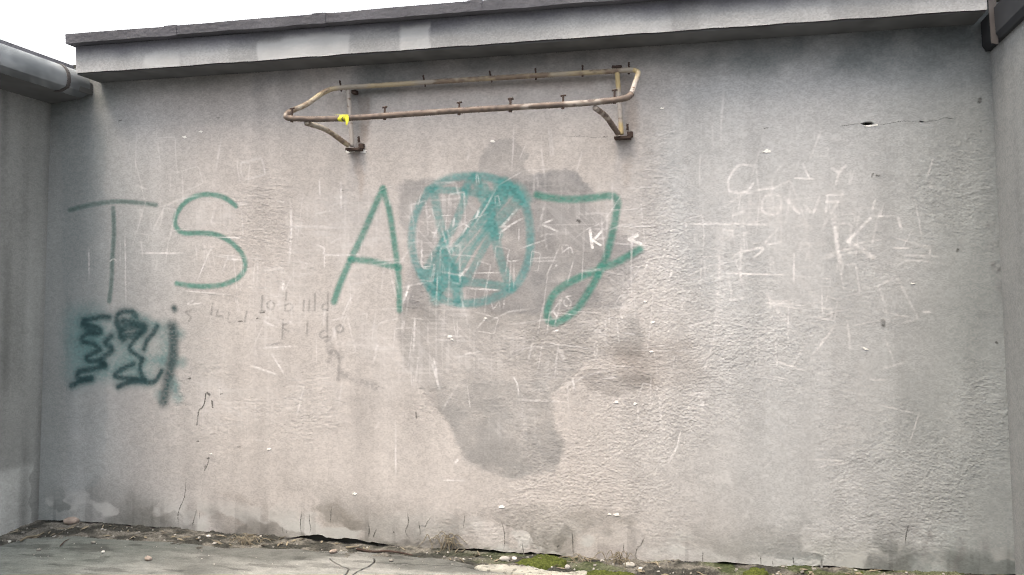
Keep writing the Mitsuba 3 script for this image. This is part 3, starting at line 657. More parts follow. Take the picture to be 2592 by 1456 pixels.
strokes("graffiti_letter", WALL, [ribbon([(-2.199, 2.349), (-2.252, 2.245), (-2.34, 2.054), (-2.429, 1.881), (-2.498, 1.734), (-2.547, 1.604)], 0.038), ribbon([(-2.199, 2.349), (-2.157, 2.215), (-2.126, 2.041), (-2.098, 1.85), (-2.084, 1.686), (-2.081, 1.55)], 0.035), ribbon([(-2.429, 1.885), (-2.3, 1.875), (-2.203, 1.853), (-2.086, 1.827)], 0.036)], TEAL, "green letter A")
ring = [(-1.586, 2.416), (-1.67, 2.414), (-1.754, 2.399), (-1.848, 2.352), (-1.929, 2.255), (-1.981, 2.139), (-1.998, 2.003), (-1.976, 1.876), (-1.919, 1.767), (-1.852, 1.667), (-1.763, 1.613), (-1.65, 1.591), (-1.521, 1.602), (-1.402, 1.644), (-1.302, 1.701), (-1.239, 1.797), (-1.207, 1.902), (-1.2, 2.025), (-1.214, 2.148), (-1.248, 2.246), (-1.32, 2.332), (-1.429, 2.388), (-1.521, 2.412), (-1.595, 2.418)]
strokes("graffiti_ring", WALL, [ribbon(ring, 0.042)], TEAL_BLUE, "green painted ring of the crossed out emblem")
O_IN = [
    ([(-1.887, 2.336), (-1.774, 2.329), (-1.663, 2.319), (-1.444, 2.284)], 0.040), ([(-1.845, 2.327), (-1.819, 2.184), (-1.785, 2.055), (-1.774, 1.97), (-1.744, 1.863), (-1.692, 1.77), (-1.677, 1.607)], 0.052),
    ([(-1.619, 2.335), (-1.663, 2.195), (-1.715, 2.082), (-1.774, 1.991), (-1.811, 1.899), (-1.863, 1.785)], 0.046), ([(-1.328, 2.347), (-1.407, 2.265), (-1.458, 2.211), (-1.56, 2.065), (-1.663, 1.947), (-1.737, 1.827), (-1.796, 1.742), (-1.848, 1.657)], 0.030), ([(-1.371, 2.349), (-1.444, 2.274), (-1.494, 2.205), (-1.597, 2.073), (-1.7, 1.954), (-1.774, 1.835), (-1.833, 1.743), (-1.878, 1.686)], 0.028), ([(-1.292, 2.332), (-1.371, 2.243), (-1.422, 2.189), (-1.516, 2.05), (-1.626, 1.925), (-1.692, 1.82), (-1.751, 1.735), (-1.811, 1.65)], 0.030), ([(-1.393, 2.342), (-1.473, 2.26), (-1.531, 2.191), (-1.633, 2.052), (-1.722, 1.948), (-1.789, 1.863)], 0.026), ([(-1.271, 2.29), (-1.35, 2.208), (-1.48, 2.064), (-1.589, 1.924), (-1.663, 1.798)], 0.026),
    ([(-1.257, 2.247), (-1.343, 2.159), (-1.444, 2.049), (-1.516, 1.931), (-1.574, 1.826), (-1.648, 1.72)], 0.042), ([(-1.56, 2.404), (-1.531, 2.297), (-1.473, 2.197), (-1.44, 2.049), (-1.404, 1.908), (-1.371, 1.803), (-1.328, 1.691)], 0.050),
    ([(-1.67, 1.735), (-1.516, 1.72), (-1.314, 1.691)], 0.046), ([(-1.916, 1.786), (-1.856, 1.721), (-1.826, 1.622)], 0.075), ([(-1.811, 1.785), (-1.774, 1.756), (-1.692, 1.749)], 0.11),
    ([(-1.4, 2.335), (-1.299, 2.318), (-1.242, 2.254)], 0.085), ([(-1.575, 2.411), (-1.619, 2.356), (-1.634, 2.321)], 0.045), ([(-1.458, 2.077), (-1.422, 2.034)], 0.07), ([(-1.759, 2.04), (-1.781, 1.934), (-1.796, 1.828), (-1.826, 1.7)], 0.05), ([(-1.737, 1.827), (-1.751, 1.756), (-1.774, 1.7)], 0.09), ([(-1.371, 2.293), (-1.444, 2.189), (-1.502, 2.106)], 0.06), ([(-1.516, 2.353), (-1.473, 2.295), (-1.444, 2.231)], 0.05), ([(-1.343, 2.32), (-1.278, 2.283)], 0.06), ([(-1.886, 1.821), (-1.841, 1.899), (-1.789, 1.97)], 0.05), ([(-1.692, 1.742), (-1.685, 1.614)], 0.06), ([(-1.4, 2.279), (-1.371, 2.363)], 0.07),
]
strokes("graffiti_cross_out", WALL, [ribbon(P, min(w, 0.09) * 0.88) for P, w in O_IN], TEAL_LINE, "scribbled green lines filling the ring")
strokes("graffiti_letter", WALL, [ribbon([(-1.158, 2.28), (-1.087, 2.263), (-0.98, 2.247), (-0.849, 2.248), (-0.719, 2.261), (-0.667, 2.256), (-0.645, 2.221), (-0.654, 2.153), (-0.68, 2.024), (-0.719, 1.879), (-0.771, 1.768)], 0.038), ribbon([(-0.754, 1.819), (-0.78, 1.75), (-0.823, 1.673), (-0.893, 1.569), (-0.981, 1.496), (-1.052, 1.469), (-1.092, 1.508), (-1.078, 1.595), (-1.025, 1.674), (-0.911, 1.743), (-0.763, 1.802), (-0.634, 1.856), (-0.51, 1.926)], 0.038)], TEAL, "green looped figure like a 7 or J")
# the blacked-out word lower left
washes = [([(-4.552, 1.463), (-4.559, 1.356), (-4.55, 1.23), (-4.549, 1.104)], 0.20), ([(-4.456, 1.319), (-4.281, 1.296), (-4.066, 1.249)], 0.24), ([(-4.413, 1.464), (-4.398, 1.357), (-4.425, 1.169)], 0.20), ([(-4.352, 1.095), (-4.172, 1.092), (-3.959, 1.077)], 0.13), ([(-4.082, 1.496), (-3.997, 1.478), (-3.926, 1.435)], 0.07), ([(-3.842, 1.405), (-3.827, 1.301), (-3.834, 1.19)], 0.12), ([(-4.208, 1.141), (-4.137, 1.21), (-4.065, 1.15)], 0.10), ([(-3.974, 1.188), (-3.855, 1.196)], 0.07)]
strokes("graffiti_scribble", WALL, [ribbon(P, w) for P, w in washes], WASH, "pale green overspray behind the black scribble")
splats = [[(-3.731, 1.388), (-3.71, 1.379)], [(-3.729, 1.18), (-3.695, 1.18)], [(-3.77, 1.057), (-3.749, 1.02)], [(-3.748, 0.941), (-3.721, 0.929)], [(-3.874, 0.95), (-3.86, 0.938)], [(-3.756, 0.996), (-3.784, 1.02)]]
strokes("graffiti_splat", WALL, [ribbon(P, 0.07) for P in splats], WASH, "green paint blotches beside the black bar")
dark = [
    ([(-4.283, 1.489), (-4.341, 1.495), (-4.391, 1.486), (-4.464, 1.473), (-4.508, 1.441), (-4.427, 1.429), (-4.369, 1.408), (-4.354, 1.379), (-4.412, 1.376), (-4.456, 1.376), (-4.493, 1.356), (-4.507, 1.318), (-4.426, 1.304), (-4.382, 1.282), (-4.36, 1.26), (-4.411, 1.238), (-4.469, 1.203), (-4.454, 1.178), (-4.367, 1.173), (-4.323, 1.152)], 0.050),
    ([(-4.323, 1.152), (-4.388, 1.125), (-4.454, 1.112), (-4.527, 1.098), (-4.541, 1.06), (-4.504, 1.045), (-4.431, 1.053)], 0.055), ([(-4.431, 1.049), (-4.49, 1.039), (-4.541, 1.019), (-4.592, 0.996)], 0.055),
    ([(-4.267, 1.358), (-4.31, 1.314), (-4.281, 1.286), (-4.256, 1.256), (-4.309, 1.22), (-4.352, 1.182), (-4.32, 1.145)], 0.058),
    ([(-4.225, 1.465), (-4.218, 1.508), (-4.168, 1.533), (-4.097, 1.53), (-4.068, 1.503)], 0.055), ([(-4.218, 1.44), (-4.196, 1.403), (-4.188, 1.359)], 0.06), ([(-4.181, 1.403), (-4.103, 1.422), (-3.997, 1.423), (-4.039, 1.379), (-4.124, 1.366), (-4.167, 1.347)], 0.085),
    ([(-4.168, 1.465), (-4.082, 1.453), (-4.011, 1.429)], 0.075), ([(-3.895, 1.432), (-3.926, 1.38), (-3.978, 1.324), (-3.999, 1.268)], 0.050), ([(-4.011, 1.398), (-4.102, 1.304), (-4.109, 1.26), (-4.059, 1.227), (-4.016, 1.2)], 0.044),
    ([(-4.016, 1.194), (-4.03, 1.138), (-4.012, 1.07), (-3.973, 1.034), (-3.902, 1.048), (-3.854, 1.116)], 0.046), ([(-4.08, 1.162), (-4.172, 1.123), (-4.236, 1.075), (-4.15, 1.058), (-3.994, 1.046)], 0.046), ([(-3.994, 1.043), (-4.1, 1.034), (-4.207, 0.998)], 0.052),
    ([(-4.486, 1.463), (-4.456, 1.407), (-4.412, 1.388)], 0.07),
]
strokes("graffiti_scribble", WALL, [ribbon(P, w * 1.2) for P, w in dark], DARK_WASH, "dark teal mist under the black scribble")
strokes("graffiti_scribble", WALL, [ribbon(P, w * 0.62, 0.02, 0.004) for P, w in dark], BLACK, "black and green scribble covering an older word")
strokes("graffiti_bar", WALL, [ribbon([(-3.773, 1.43), (-3.762, 1.332), (-3.764, 1.228), (-3.791, 1.117), (-3.818, 1.007), (-3.838, 0.902)], 0.075)], BLACK, "thick black upright bar right of the scribble")
strokes("graffiti_dot", WALL, [ribbon([(-3.76, 1.559), (-3.754, 1.547)], 0.040)], BLACK, "small dark paint dot above the black bar")
# pencil words
pen = [[(-3.076, 1.642), (-3.082, 1.544)], [(-3.096, 1.533), (-3.058, 1.539)], [(-3.011, 1.608), (-3.037, 1.596), (-3.039, 1.568), (-3.017, 1.552), (-2.99, 1.561), (-2.988, 1.591), (-3.011, 1.608)], [(-2.897, 1.665), (-2.906, 1.545)], [(-2.905, 1.582), (-2.871, 1.591), (-2.851, 1.568), (-2.871, 1.543), (-2.906, 1.54)], [(-2.765, 1.609), (-2.77, 1.545)], [(-2.725, 1.609), (-2.73, 1.545)], [(-2.685, 1.655), (-2.687, 1.545)], [(-2.591, 1.669), (-2.592, 1.545)], [(-2.595, 1.591), (-2.625, 1.582), (-2.63, 1.554), (-2.595, 1.545)],
       [(-2.921, 1.48), (-2.926, 1.354)], [(-2.921, 1.442), (-2.876, 1.461)], [(-2.921, 1.424), (-2.88, 1.401)], [(-2.739, 1.471), (-2.744, 1.377)], [(-2.595, 1.518), (-2.594, 1.362)], [(-2.599, 1.408), (-2.634, 1.403), (-2.649, 1.375), (-2.629, 1.36), (-2.596, 1.371)], [(-2.501, 1.45), (-2.53, 1.431), (-2.525, 1.404), (-2.496, 1.399), (-2.478, 1.422), (-2.501, 1.45)],
       [(-3.627, 1.543), (-3.665, 1.529), (-3.627, 1.495), (-3.643, 1.467)], [(-3.457, 1.591), (-3.467, 1.515)], [(-3.414, 1.543), (-3.425, 1.506), (-3.382, 1.501)], [(-3.33, 1.525), (-3.335, 1.468), (-3.288, 1.459)], [(-3.194, 1.535), (-3.209, 1.469)]]
strokes("pencil_writing", WALL, [ribbon(P, 0.013, 0.01) for P in pen], PENCIL, "faint grey handwriting in two lines between S and A")
strokes("smear", WALL, [ribbon(P, w) for P, w in (([(-2.574, 1.289), (-2.505, 1.244)], 0.05), ([(-2.505, 1.244), (-2.514, 1.08)], 0.022), ([(-2.574, 1.262), (-2.584, 1.207)], 0.03), ([(-2.485, 1.126), (-2.416, 1.091), (-2.358, 1.083), (-2.28, 1.053), (-2.213, 1.032)], 0.045), ([(-2.604, 1.335), (-2.584, 1.353)], 0.03), ([(-3.038, 1.304), (-2.936, 1.322)], 0.015),
    ([(1.133, 0.284), (1.109, 0.224), (1.099, 0.146), (1.077, 0.06)], 0.035), ([(1.127, 0.264), (1.067, 0.28), (1.018, 0.303)], 0.03), ([(1.3, 0.301), (1.299, 0.198), (1.275, 0.119), (1.262, 0.061)], 0.04), ([(1.423, 0.295), (1.42, 0.218)], 0.03), ([(1.52, 1.689), (1.57, 1.677)], 0.07), ([(1.456, 1.906), (1.522, 1.929), (1.594, 1.924)], 0.03), ([(1.47, 1.817), (1.499, 1.777), (1.521, 1.801)], 0.03), ([(1.45, 2.031), (1.501, 2.034)], 0.03))], SMEAR, kind="stuff")
marks = [([(-3.506, 0.965), (-3.516, 0.899), (-3.535, 0.865), (-3.558, 0.85), (-3.569, 0.784), (-3.574, 0.746)], 0.010), ([(-3.495, 0.97), (-3.476, 0.957)], 0.018), ([(-3.458, 0.915), (-3.452, 0.872)], 0.013), ([(-3.487, 0.517), (-3.48, 0.522)], 0.014), ([(-3.508, 0.465), (-3.513, 0.431)], 0.008), ([(-3.256, 1.467), (-3.23, 1.469)], 0.010), ([(-3.119, 1.486), (-3.109, 1.49)], 0.011), ([(-3.637, 1.067), (-3.626, 1.069)], 0.012), ([(-3.257, 0.606), (-3.241, 0.609)], 0.012), ([(-3.573, 0.632), (-3.559, 0.633)], 0.010), ([(-3.39, 0.965), (-3.381, 0.968)], 0.010), ([(-3.091, 1.527), (-3.062, 1.531)], 0.010),
    ([(0.862, 2.336), (0.875, 2.334)], 0.013), ([(0.834, 2.329), (0.842, 2.349)], 0.010), ([(1.288, 1.891), (1.291, 1.9)], 0.016), ([(0.891, 1.49), (0.892, 1.465)], 0.024), ([(1.485, 1.373), (1.49, 1.371)], 0.013), ([(0.838, 1.853), (0.839, 1.859)], 0.016), ([(-0.897, 2.111), (-0.884, 2.104)], 0.020), ([(1.413, 2.752), (1.41, 2.739)], 0.022), ([(-1.967, 0.878), (-1.962, 0.844)], 0.012), ([(1.578, 0.729), (1.577, 0.704)], 0.016), ([(-4.215, 2.899), (-4.197, 2.901)], 0.012), ([(-3.428, 2.882), (-3.416, 2.881)], 0.010)]
strokes("dark_speck", WALL, [ribbon(P, w * 0.75, 0.01) for P, w in marks], SPECK, kind="stuff")

# cracks
crk = [([(-3.655, 0.364), (-3.667, 0.259), (-3.708, 0.152), (-3.717, 0.092), (-3.72, 0.025)], 0.010), ([(-3.578, 0.159), (-3.598, 0.099), (-3.611, 0.038)], 0.012), ([(-3.557, 0.146), (-3.561, 0.086)], 0.008), ([(-3.48, 0.52), (-3.488, 0.49), (-3.517, 0.429)], 0.010),
    ([(-2.783, 0.2), (-2.786, 0.106), (-2.783, 0.039)], 0.012), ([(-2.725, 0.183), (-2.723, 0.123), (-2.713, 0.083), (-2.723, 0.043)], 0.013), ([(-2.551, 0.245), (-2.562, 0.185), (-2.569, 0.125)], 0.009), ([(-2.296, 0.134), (-2.289, 0.089), (-2.291, 0.046)], 0.018), ([(-2.247, 0.111), (-2.256, 0.071), (-2.261, 0.041)], 0.014), ([(-2.03, 0.228), (-2.021, 0.157), (-2.035, 0.098), (-2.014, 0.053)], 0.013), ([(-1.942, 0.168), (-1.937, 0.078)], 0.011), ([(-1.852, 0.212), (-1.882, 0.165), (-1.906, 0.125)], 0.009), ([(-1.635, 0.237), (-1.643, 0.147)], 0.008), ([(-2.12, 0.086), (-2.106, 0.08)], 0.014), ([(-2.915, 0.085), (-2.914, 0.038)], 0.008), ([(-2.886, 0.06), (-2.884, 0.033)], 0.009),
    ([(-1.392, 0.221), (-1.38, 0.181), (-1.368, 0.113), (-1.375, 0.025)], 0.012), ([(-0.934, 0.167), (-0.929, 0.094), (-0.919, 0.021)], 0.012), ([(-1.25, 0.08), (-1.247, 0.009)], 0.011), ([(-0.483, 0.164), (-0.502, 0.107), (-0.529, 0.086), (-0.539, 0.046), (-0.565, 0.03)], 0.012), ([(-0.506, 0.101), (-0.532, 0.099)], 0.010), ([(-0.539, 0.046), (-0.532, 0.017)], 0.016), ([(-0.14, 0.098), (-0.138, 0.037)], 0.010), ([(-1.031, 0.064), (-1.011, 0.075)], 0.016), ([(-0.611, 0.12), (-0.614, 0.048)], 0.007),
    ([(1.019, 0.323), (1.009, 0.27), (1.006, 0.224)], 0.012), ([(0.201, 0.086), (0.205, 0.039)], 0.013), ([(0.543, 0.102), (0.544, 0.049)], 0.020), ([(0.387, 0.099), (0.387, 0.052)], 0.013), ([(0.274, 0.071), (0.277, 0.041)], 0.010),
    ([(0.65, 2.638), (0.711, 2.643), (0.771, 2.645)], 0.006), ([(0.843, 2.642), (0.95, 2.638), (1.09, 2.64)], 0.005), ([(1.119, 2.638), (1.148, 2.64), (1.183, 2.637), (1.229, 2.649), (1.298, 2.64)], 0.008), ([(0.224, 2.645), (0.261, 2.642)], 0.010), ([(-0.744, 2.638), (-0.705, 2.633)], 0.011), ([(-0.961, 2.638), (-0.764, 2.636)], 0.005), ([(-0.73, 0.265), (-0.703, 0.286)], 0.006)]
strokes("crack", WALL, [ribbon(P, w * 0.42, 0.012, 0.012) for P, w in crk], CRACK, kind="stuff", label="fine dark cracks in the render along the wall foot")

# chalk and scratches one can read
strokes("chalk_letter", WALL, [ribbon([(-0.818, 2.045), (-0.811, 1.99), (-0.804, 1.942)], 0.014), ribbon([(-0.748, 2.04), (-0.801, 1.984)], 0.012), ribbon([(-0.801, 1.986), (-0.75, 1.953)], 0.010)], CHALK, "white chalk letter K left of the looped figure's stem")
strokes("chalk_mark", WALL, [ribbon([(-0.526, 2.012), (-0.573, 1.989)], 0.017), ribbon([(-0.573, 1.989), (-0.503, 1.959)], 0.015)], CHALK, "white chalk chevron above the green tail")
strokes("chalk_letter", WALL, [ribbon([(0.164, 2.419), (0.09, 2.426), (0.04, 2.372), (0.021, 2.321), (0.03, 2.269), (0.073, 2.259), (0.131, 2.266), (0.168, 2.312)], 0.012)], CHALK_FAINT, "faint white letter C high on the right")
strokes("chalk_letter", WALL, [ribbon([(0.453, 2.417), (0.488, 2.332)], 0.011), ribbon([(0.408, 2.336), (0.512, 2.327)], 0.009)], CHALK_FAINT, "faint white letter L right of the C")
strokes("chalk_letter", WALL, [ribbon([(0.616, 2.386), (0.643, 2.368), (0.655, 2.351)], 0.014), ribbon([(0.691, 2.398), (0.655, 2.36), (0.639, 2.297)], 0.013)], CHALK_FAINT, "faint white letter Y")
strokes("chalk_letter", WALL, [ribbon([(0.302, 2.243), (0.245, 2.237), (0.219, 2.196), (0.22, 2.145), (0.261, 2.122), (0.31, 2.134), (0.33, 2.176), (0.319, 2.227), (0.298, 2.24)], 0.013)], CHALK_FAINT, "faint white letter O")
strokes("chalk_letter", WALL, [ribbon([(0.347, 2.222), (0.427, 2.127)], 0.016), ribbon([(0.459, 2.177), (0.507, 2.128), (0.543, 2.219)], 0.013)], CHALK_FAINT, "faint white letter W")
strokes("chalk_letter", WALL, [ribbon([(0.591, 2.229), (0.579, 2.128)], 0.012), ribbon([(0.583, 2.23), (0.674, 2.23)], 0.011), ribbon([(0.583, 2.189), (0.648, 2.189)], 0.013)], CHALK_FAINT, "faint white letter F")
strokes("chalk_letter", WALL, [ribbon([(0.62, 2.085), (0.635, 1.976), (0.656, 1.834)], 0.020), ribbon([(0.825, 2.089), (0.755, 2.015), (0.7, 1.954)], 0.014), ribbon([(0.7, 1.958), (0.77, 1.916), (0.839, 1.857)], 0.020)], CHALK_FAINT, "large faint white letter K on the right")
bright = [([(-1.538, 2.199), (-1.56, 2.136)], 0.014), ([(-1.597, 2.108), (-1.626, 2.08), (-1.652, 2.038)], 0.012), ([(-1.633, 2.102), (-1.597, 2.08)], 0.009), ([(-1.228, 2.142), (-1.314, 2.102), (-1.407, 2.041)], 0.011), ([(-1.278, 2.206), (-1.343, 2.131), (-1.4, 2.076)], 0.013), ([(-1.704, 2.153), (-1.715, 2.082)], 0.013), ([(-1.927, 1.943), (-1.923, 1.829), (-1.863, 1.821)], 0.008), ([(-1.86, 1.935), (-1.86, 1.864)], 0.008), ([(-1.604, 1.826), (-1.677, 1.763)], 0.013), ([(-1.589, 1.787), (-1.4, 1.789)], 0.007), ([(-1.633, 1.692), (-1.386, 1.676)], 0.010), ([(-1.343, 1.935), (-1.346, 1.865), (-1.278, 1.865)], 0.009), ([(-1.274, 2.074), (-1.278, 1.99)], 0.008), ([(-1.864, 2.171), (-1.89, 2.143)], 0.008), ([(-1.864, 2.057), (-1.826, 2.049)], 0.010), ([(-1.796, 2.162), (-1.722, 2.164)], 0.007), ([(-1.759, 2.154), (-1.767, 2.055)], 0.007),
    ([(-2.018, 1.719), (-2.036, 1.65), (-2.059, 1.615)], 0.013), ([(-1.983, 1.647), (-1.991, 1.629)], 0.010), ([(-1.458, 1.6), (-1.443, 1.558), (-1.407, 1.6), (-1.4, 1.558)], 0.008), ([(-1.371, 1.614), (-1.378, 1.558)], 0.008), ([(-1.122, 2.098), (-1.058, 2.118)], 0.010), ([(-1.122, 2.091), (-1.058, 2.069)], 0.009), ([(-1.932, 2.309), (-1.954, 2.23)], 0.010),
    ([(-1.128, 2.092), (-1.04, 2.13)], 0.010), ([(-1.128, 2.092), (-1.012, 2.041)], 0.010), ([(-1.013, 1.621), (-1.014, 1.594)], 0.010), ([(-0.978, 1.621), (-0.985, 1.587), (-0.95, 1.568), (-0.94, 1.601), (-0.971, 1.632), (-0.936, 1.638)], 0.009), ([(-1.055, 1.546), (-1.023, 1.498)], 0.010), ([(-1.055, 1.415), (-1.013, 1.426)], 0.012), ([(-1.03, 1.838), (-1.037, 1.821)], 0.012), ([(-0.998, 1.91), (-0.943, 1.944), (-0.922, 1.895)], 0.009), ([(-0.314, 1.801), (-0.334, 1.734)], 0.012), ([(-0.641, 2.068), (-0.426, 2.067)], 0.008),
    ([(-2.877, 2.315), (-2.864, 2.218), (-2.863, 2.04), (-2.883, 1.832)], 0.014), ([(-2.501, 2.422), (-2.496, 2.231)], 0.011), ([(-2.504, 2.239), (-2.488, 2.231)], 0.014), ([(-2.656, 2.434), (-2.651, 2.316)], 0.010), ([(-2.682, 1.992), (-2.618, 1.962), (-2.608, 1.918), (-2.374, 1.913)], 0.011), ([(-2.618, 1.918), (-2.618, 1.83)], 0.010), ([(-2.908, 2.115), (-2.453, 2.097)], 0.018), ([(-2.915, 1.751), (-2.923, 1.676)], 0.016), ([(-1.929, 1.945), (-1.929, 1.838), (-1.854, 1.837)], 0.009), ([(-2.389, 1.922), (-2.358, 1.904)], 0.016), ([(-2.012, 1.717), (-2.038, 1.638), (-2.057, 1.602)], 0.012),
    ([(-3.437, 2.003), (-3.489, 1.939), (-3.58, 1.74)], 0.009), ([(-4.041, 1.947), (-3.675, 1.944)], 0.011), ([(-3.437, 2.051), (-3.202, 2.041)], 0.008), ([(-3.357, 1.893), (-3.227, 1.892)], 0.010), ([(-4.16, 2.142), (-4.148, 1.55)], 0.010), ([(-3.659, 1.58), (-3.606, 1.616)], 0.012), ([(-3.646, 1.58), (-3.539, 1.598)], 0.010), ([(-4.46, 2.001), (-4.455, 1.769)], 0.012), ([(-4.29, 1.889), (-4.249, 1.907), (-4.22, 1.888)], 0.009), ([(-3.713, 1.681), (-3.304, 1.651)], 0.008),
    ([(-3.161, 1.165), (-2.955, 1.104)], 0.012), ([(-3.017, 1.265), (-2.904, 1.1)], 0.012), ([(-3.11, 1.283), (-2.814, 1.305)], 0.010), ([(-3.09, 1.479), (-2.957, 1.424)], 0.010), ([(-2.555, 1.317), (-2.437, 1.323), (-2.112, 1.279)], 0.035), ([(-2.584, 1.326), (-2.555, 1.353), (-2.525, 1.445)], 0.02),
    ([(-1.873, 1.25), (-1.836, 1.141), (-1.801, 1.022)], 0.014), ([(-1.847, 1.241), (-1.82, 1.111)], 0.010), ([(-1.974, 1.509), (-1.984, 1.269)], 0.012), ([(-1.328, 1.141), (-1.288, 1.083), (-1.278, 1.005)], 0.010), ([(-1.618, 1.066), (-1.597, 0.919)], 0.008), ([(-0.933, 1.129), (-0.918, 1.043)], 0.013), ([(-1.788, 0.447), (-1.623, 0.45)], 0.008), ([(-2.106, 0.824), (-2.105, 0.453)], 0.010), ([(-0.263, 0.825), (-0.29, 0.713), (-0.346, 0.608)], 0.010), ([(-0.522, 0.949), (-0.522, 0.836)], 0.008), ([(-1.674, 0.591), (-1.705, 0.55)], 0.014), ([(-0.615, 1.41), (-0.54, 1.401)], 0.008), ([(-1.552, 1.432), (-1.49, 1.501)], 0.010),
    ([(-0.316, 2.075), (0.022, 2.072), (0.334, 2.057)], 0.012), ([(0.853, 2.204), (0.833, 2.122)], 0.011), ([(0.818, 2.101), (0.949, 2.098)], 0.011), ([(0.972, 2.102), (0.994, 2.019)], 0.013), ([(0.006, 2.115), (-0.02, 1.97), (-0.033, 1.747), (-0.047, 1.318)], 0.040), ([(0.318, 2.049), (0.236, 1.949), (0.35, 1.964)], 0.011), ([(0.035, 2.115), (0.126, 2.151)], 0.012), ([(0.398, 1.913), (0.398, 1.702)], 0.010), ([(0.218, 1.677), (0.307, 1.55), (0.411, 1.408)], 0.018), ([(0.94, 1.913), (1.039, 1.912)], 0.010), ([(0.188, 2.273), (0.303, 2.28)], 0.008), ([(0.154, 1.848), (0.219, 1.924), (0.038, 1.883)], 0.012), ([(0.03, 2.055), (0.038, 1.969)], 0.03), ([(0.556, 1.66), (0.556, 1.526)], 0.008), ([(-0.021, 1.773), (0.373, 1.761)], 0.010), ([(1.148, 2.318), (1.155, 2.245)], 0.02)]
strokes("chalk_smudge", WALL, [ribbon(P, w, 0.02, 0.002) for P, w in bright if w > 0.0165], CHALK_HAZE, kind="stuff")
strokes("scratch", WALL, [ribbon(P, w, 0.02, 0.002) for P, w in bright if w <= 0.0165], CHALK_LINE, kind="stuff", label="white chalk lines and scratches all over the middle of the wall")
rand = []
R3 = np.random.default_rng(3)
GLYPHS = ["0,0 0,1", "0,0 0.04,1.6", "0,0 1.4,0", "0,0 0.9,0.04", "0,0 0.5,0 0.5,1 0,1 0,0", "0,0 0.9,0 0.9,0.5 0,0.5", "0,1 0,0|0.12,0.9 0.12,0.1", "0,0 1,0|0.1,0.1 0.9,0.1", "0,0 0.5,0.9", "0,0 0.25,1.2", "0,0 0.02,1.9", "0,0 0.7,0.35 1.5,0.5"]
for k in range(320):
    x, z = R3.uniform(-4.2, 1.15), np.clip(R3.normal(1.7, 0.45), 0.6, 2.5)
    if x < -3.4 and z < 1.8:
        continue
    hgt, tilt, w = R3.uniform(0.06, 0.26), R3.normal(0, 0.16), R3.uniform(0.007, 0.014)
    for line in GLYPHS[R3.integers(len(GLYPHS))].split("|"):
        q_ = np.array([[float(a) for a in t_.split(",")] for t_ in line.split()]) + R3.normal(0, 0.03, (len(line.split()), 2))
        q_ = np.c_[x + hgt * (q_[:, 0] + tilt * q_[:, 1]), z + hgt * (q_[:, 1] - tilt * q_[:, 0])]
        line_ = [q_[0]]
        for a, b, last in zip(q_[:-1], q_[1:], [False] * (len(q_) - 2) + [True]):
            line_ += [a * 0.95 + b * 0.05, (a + b) / 2 + R3.normal(0, 0.01, 2) * hgt, a * 0.05 + b * 0.95] + ([b] if last else [])
        rand.append(ribbon(line_, w, smooth=False))
strokes("scratch", WALL, rand, CHALK_TRACE, kind="stuff")
# knocked-off flakes showing white plaster
chips = [([(-3.68, 2.759)][0], 0.016), ([(-3.556, 2.792)][0], 0.014), ([(-3.022, 0.601)][0], 0.014), ([(-3.463, 0.548)][0], 0.012), ([(-1.732, 1.376)][0], 0.014), ([(-1.725, 1.359)][0], 0.010), ([(-1.495, 1.496)][0], 0.012), ([(-0.659, 0.981)][0], 0.013), ([(-0.541, 0.974)][0], 0.013), ([(0.247, 2.503)][0], 0.020), ([(0.793, 1.33)][0], 0.014), ([(1.053, 1.707)][0], 0.010), ([(-1.389, 0.295)][0], 0.018), ([(-0.657, 0.289)][0], 0.016), ([(-0.697, 0.287)][0], 0.010), ([(-1.448, 2.635)][0], 0.012), ([(-0.376, 2.791)][0], 0.012), ([(0.248, 2.501)][0], 0.018), ([(-0.434, 1.477)][0], 0.014), ([(-0.474, 1.604)][0], 0.012), ([(-0.437, 1.294)][0], 0.013), ([(-2.43, 2.609)][0], 0.028), ([(-2.341, 2.605)][0], 0.026), ([(-2.394, 0.329)][0], 0.012), ([(-1.444, 2.632)][0], 0.012)]
cm = []
for i, (c, r) in enumerate(chips):
    ang = np.sort(R3.uniform(0, 2 * math.pi, 9))
    rad = r * R3.uniform(0.5, 1.1, 9)
    P = sg.Polygon(np.c_[c[0] + 1.25 * rad * np.cos(ang), c[1] + 0.6 * rad * np.sin(ang)]).buffer(0.001)
    m = trimesh.creation.extrude_polygon(P, 0.004, engine="earcut")
    m.apply_transform([[1, 0, 0, 0], [0, 0, -1, 0.0], [0, 1, 0, 0], [0, 0, 0, 1]])
    cm.append(m)
add("white_chip", join(cm), "white_plaster", WALL, kind="stuff", label="small white chips where the render is knocked off")

lay_paint()
# ---------------------------------------------------------------- the pipe frame on the wall
RACK = thing("pipe_frame", "rusty bent pipe frame with pegs bolted high on the wall", "pipe frame")
D = -0.42
zr, zf = 3.024, 2.752
def rail(P, r, bsdf, name, wob=0.05):
    return add(name, tube(P, r, 14, 0.02, wob, len(scene)), bsdf, RACK, smooth=True)
lt = [(-2.672, -0.42, 2.766)][0]
rt_ = [(-0.521, -0.4, 2.786)][0]
rear_l, rear_r = -2.52, -0.535
rail([(rear_l - 0.0, -0.115, zr - 0.02), (rear_l + 0.10, -0.075, zr - 0.002), (-2.3, -0.06, zr), (-1.5, -0.06, zr + 0.002), (-0.72, -0.06, zr), (-0.60, -0.065, zr), (rear_r, -0.085, zr - 0.008)], 0.0160, "pipe_paint", "rear_rail")
rail([(rear_l, -0.115, zr - 0.02), (rear_l - 0.04, -0.16, zr - 0.055), (-2.60, -0.30, zr - 0.155), (lt[0] - 0.01, -0.38, lt[2] + 0.04)], 0.0165, "pipe_paint", "left_arm")
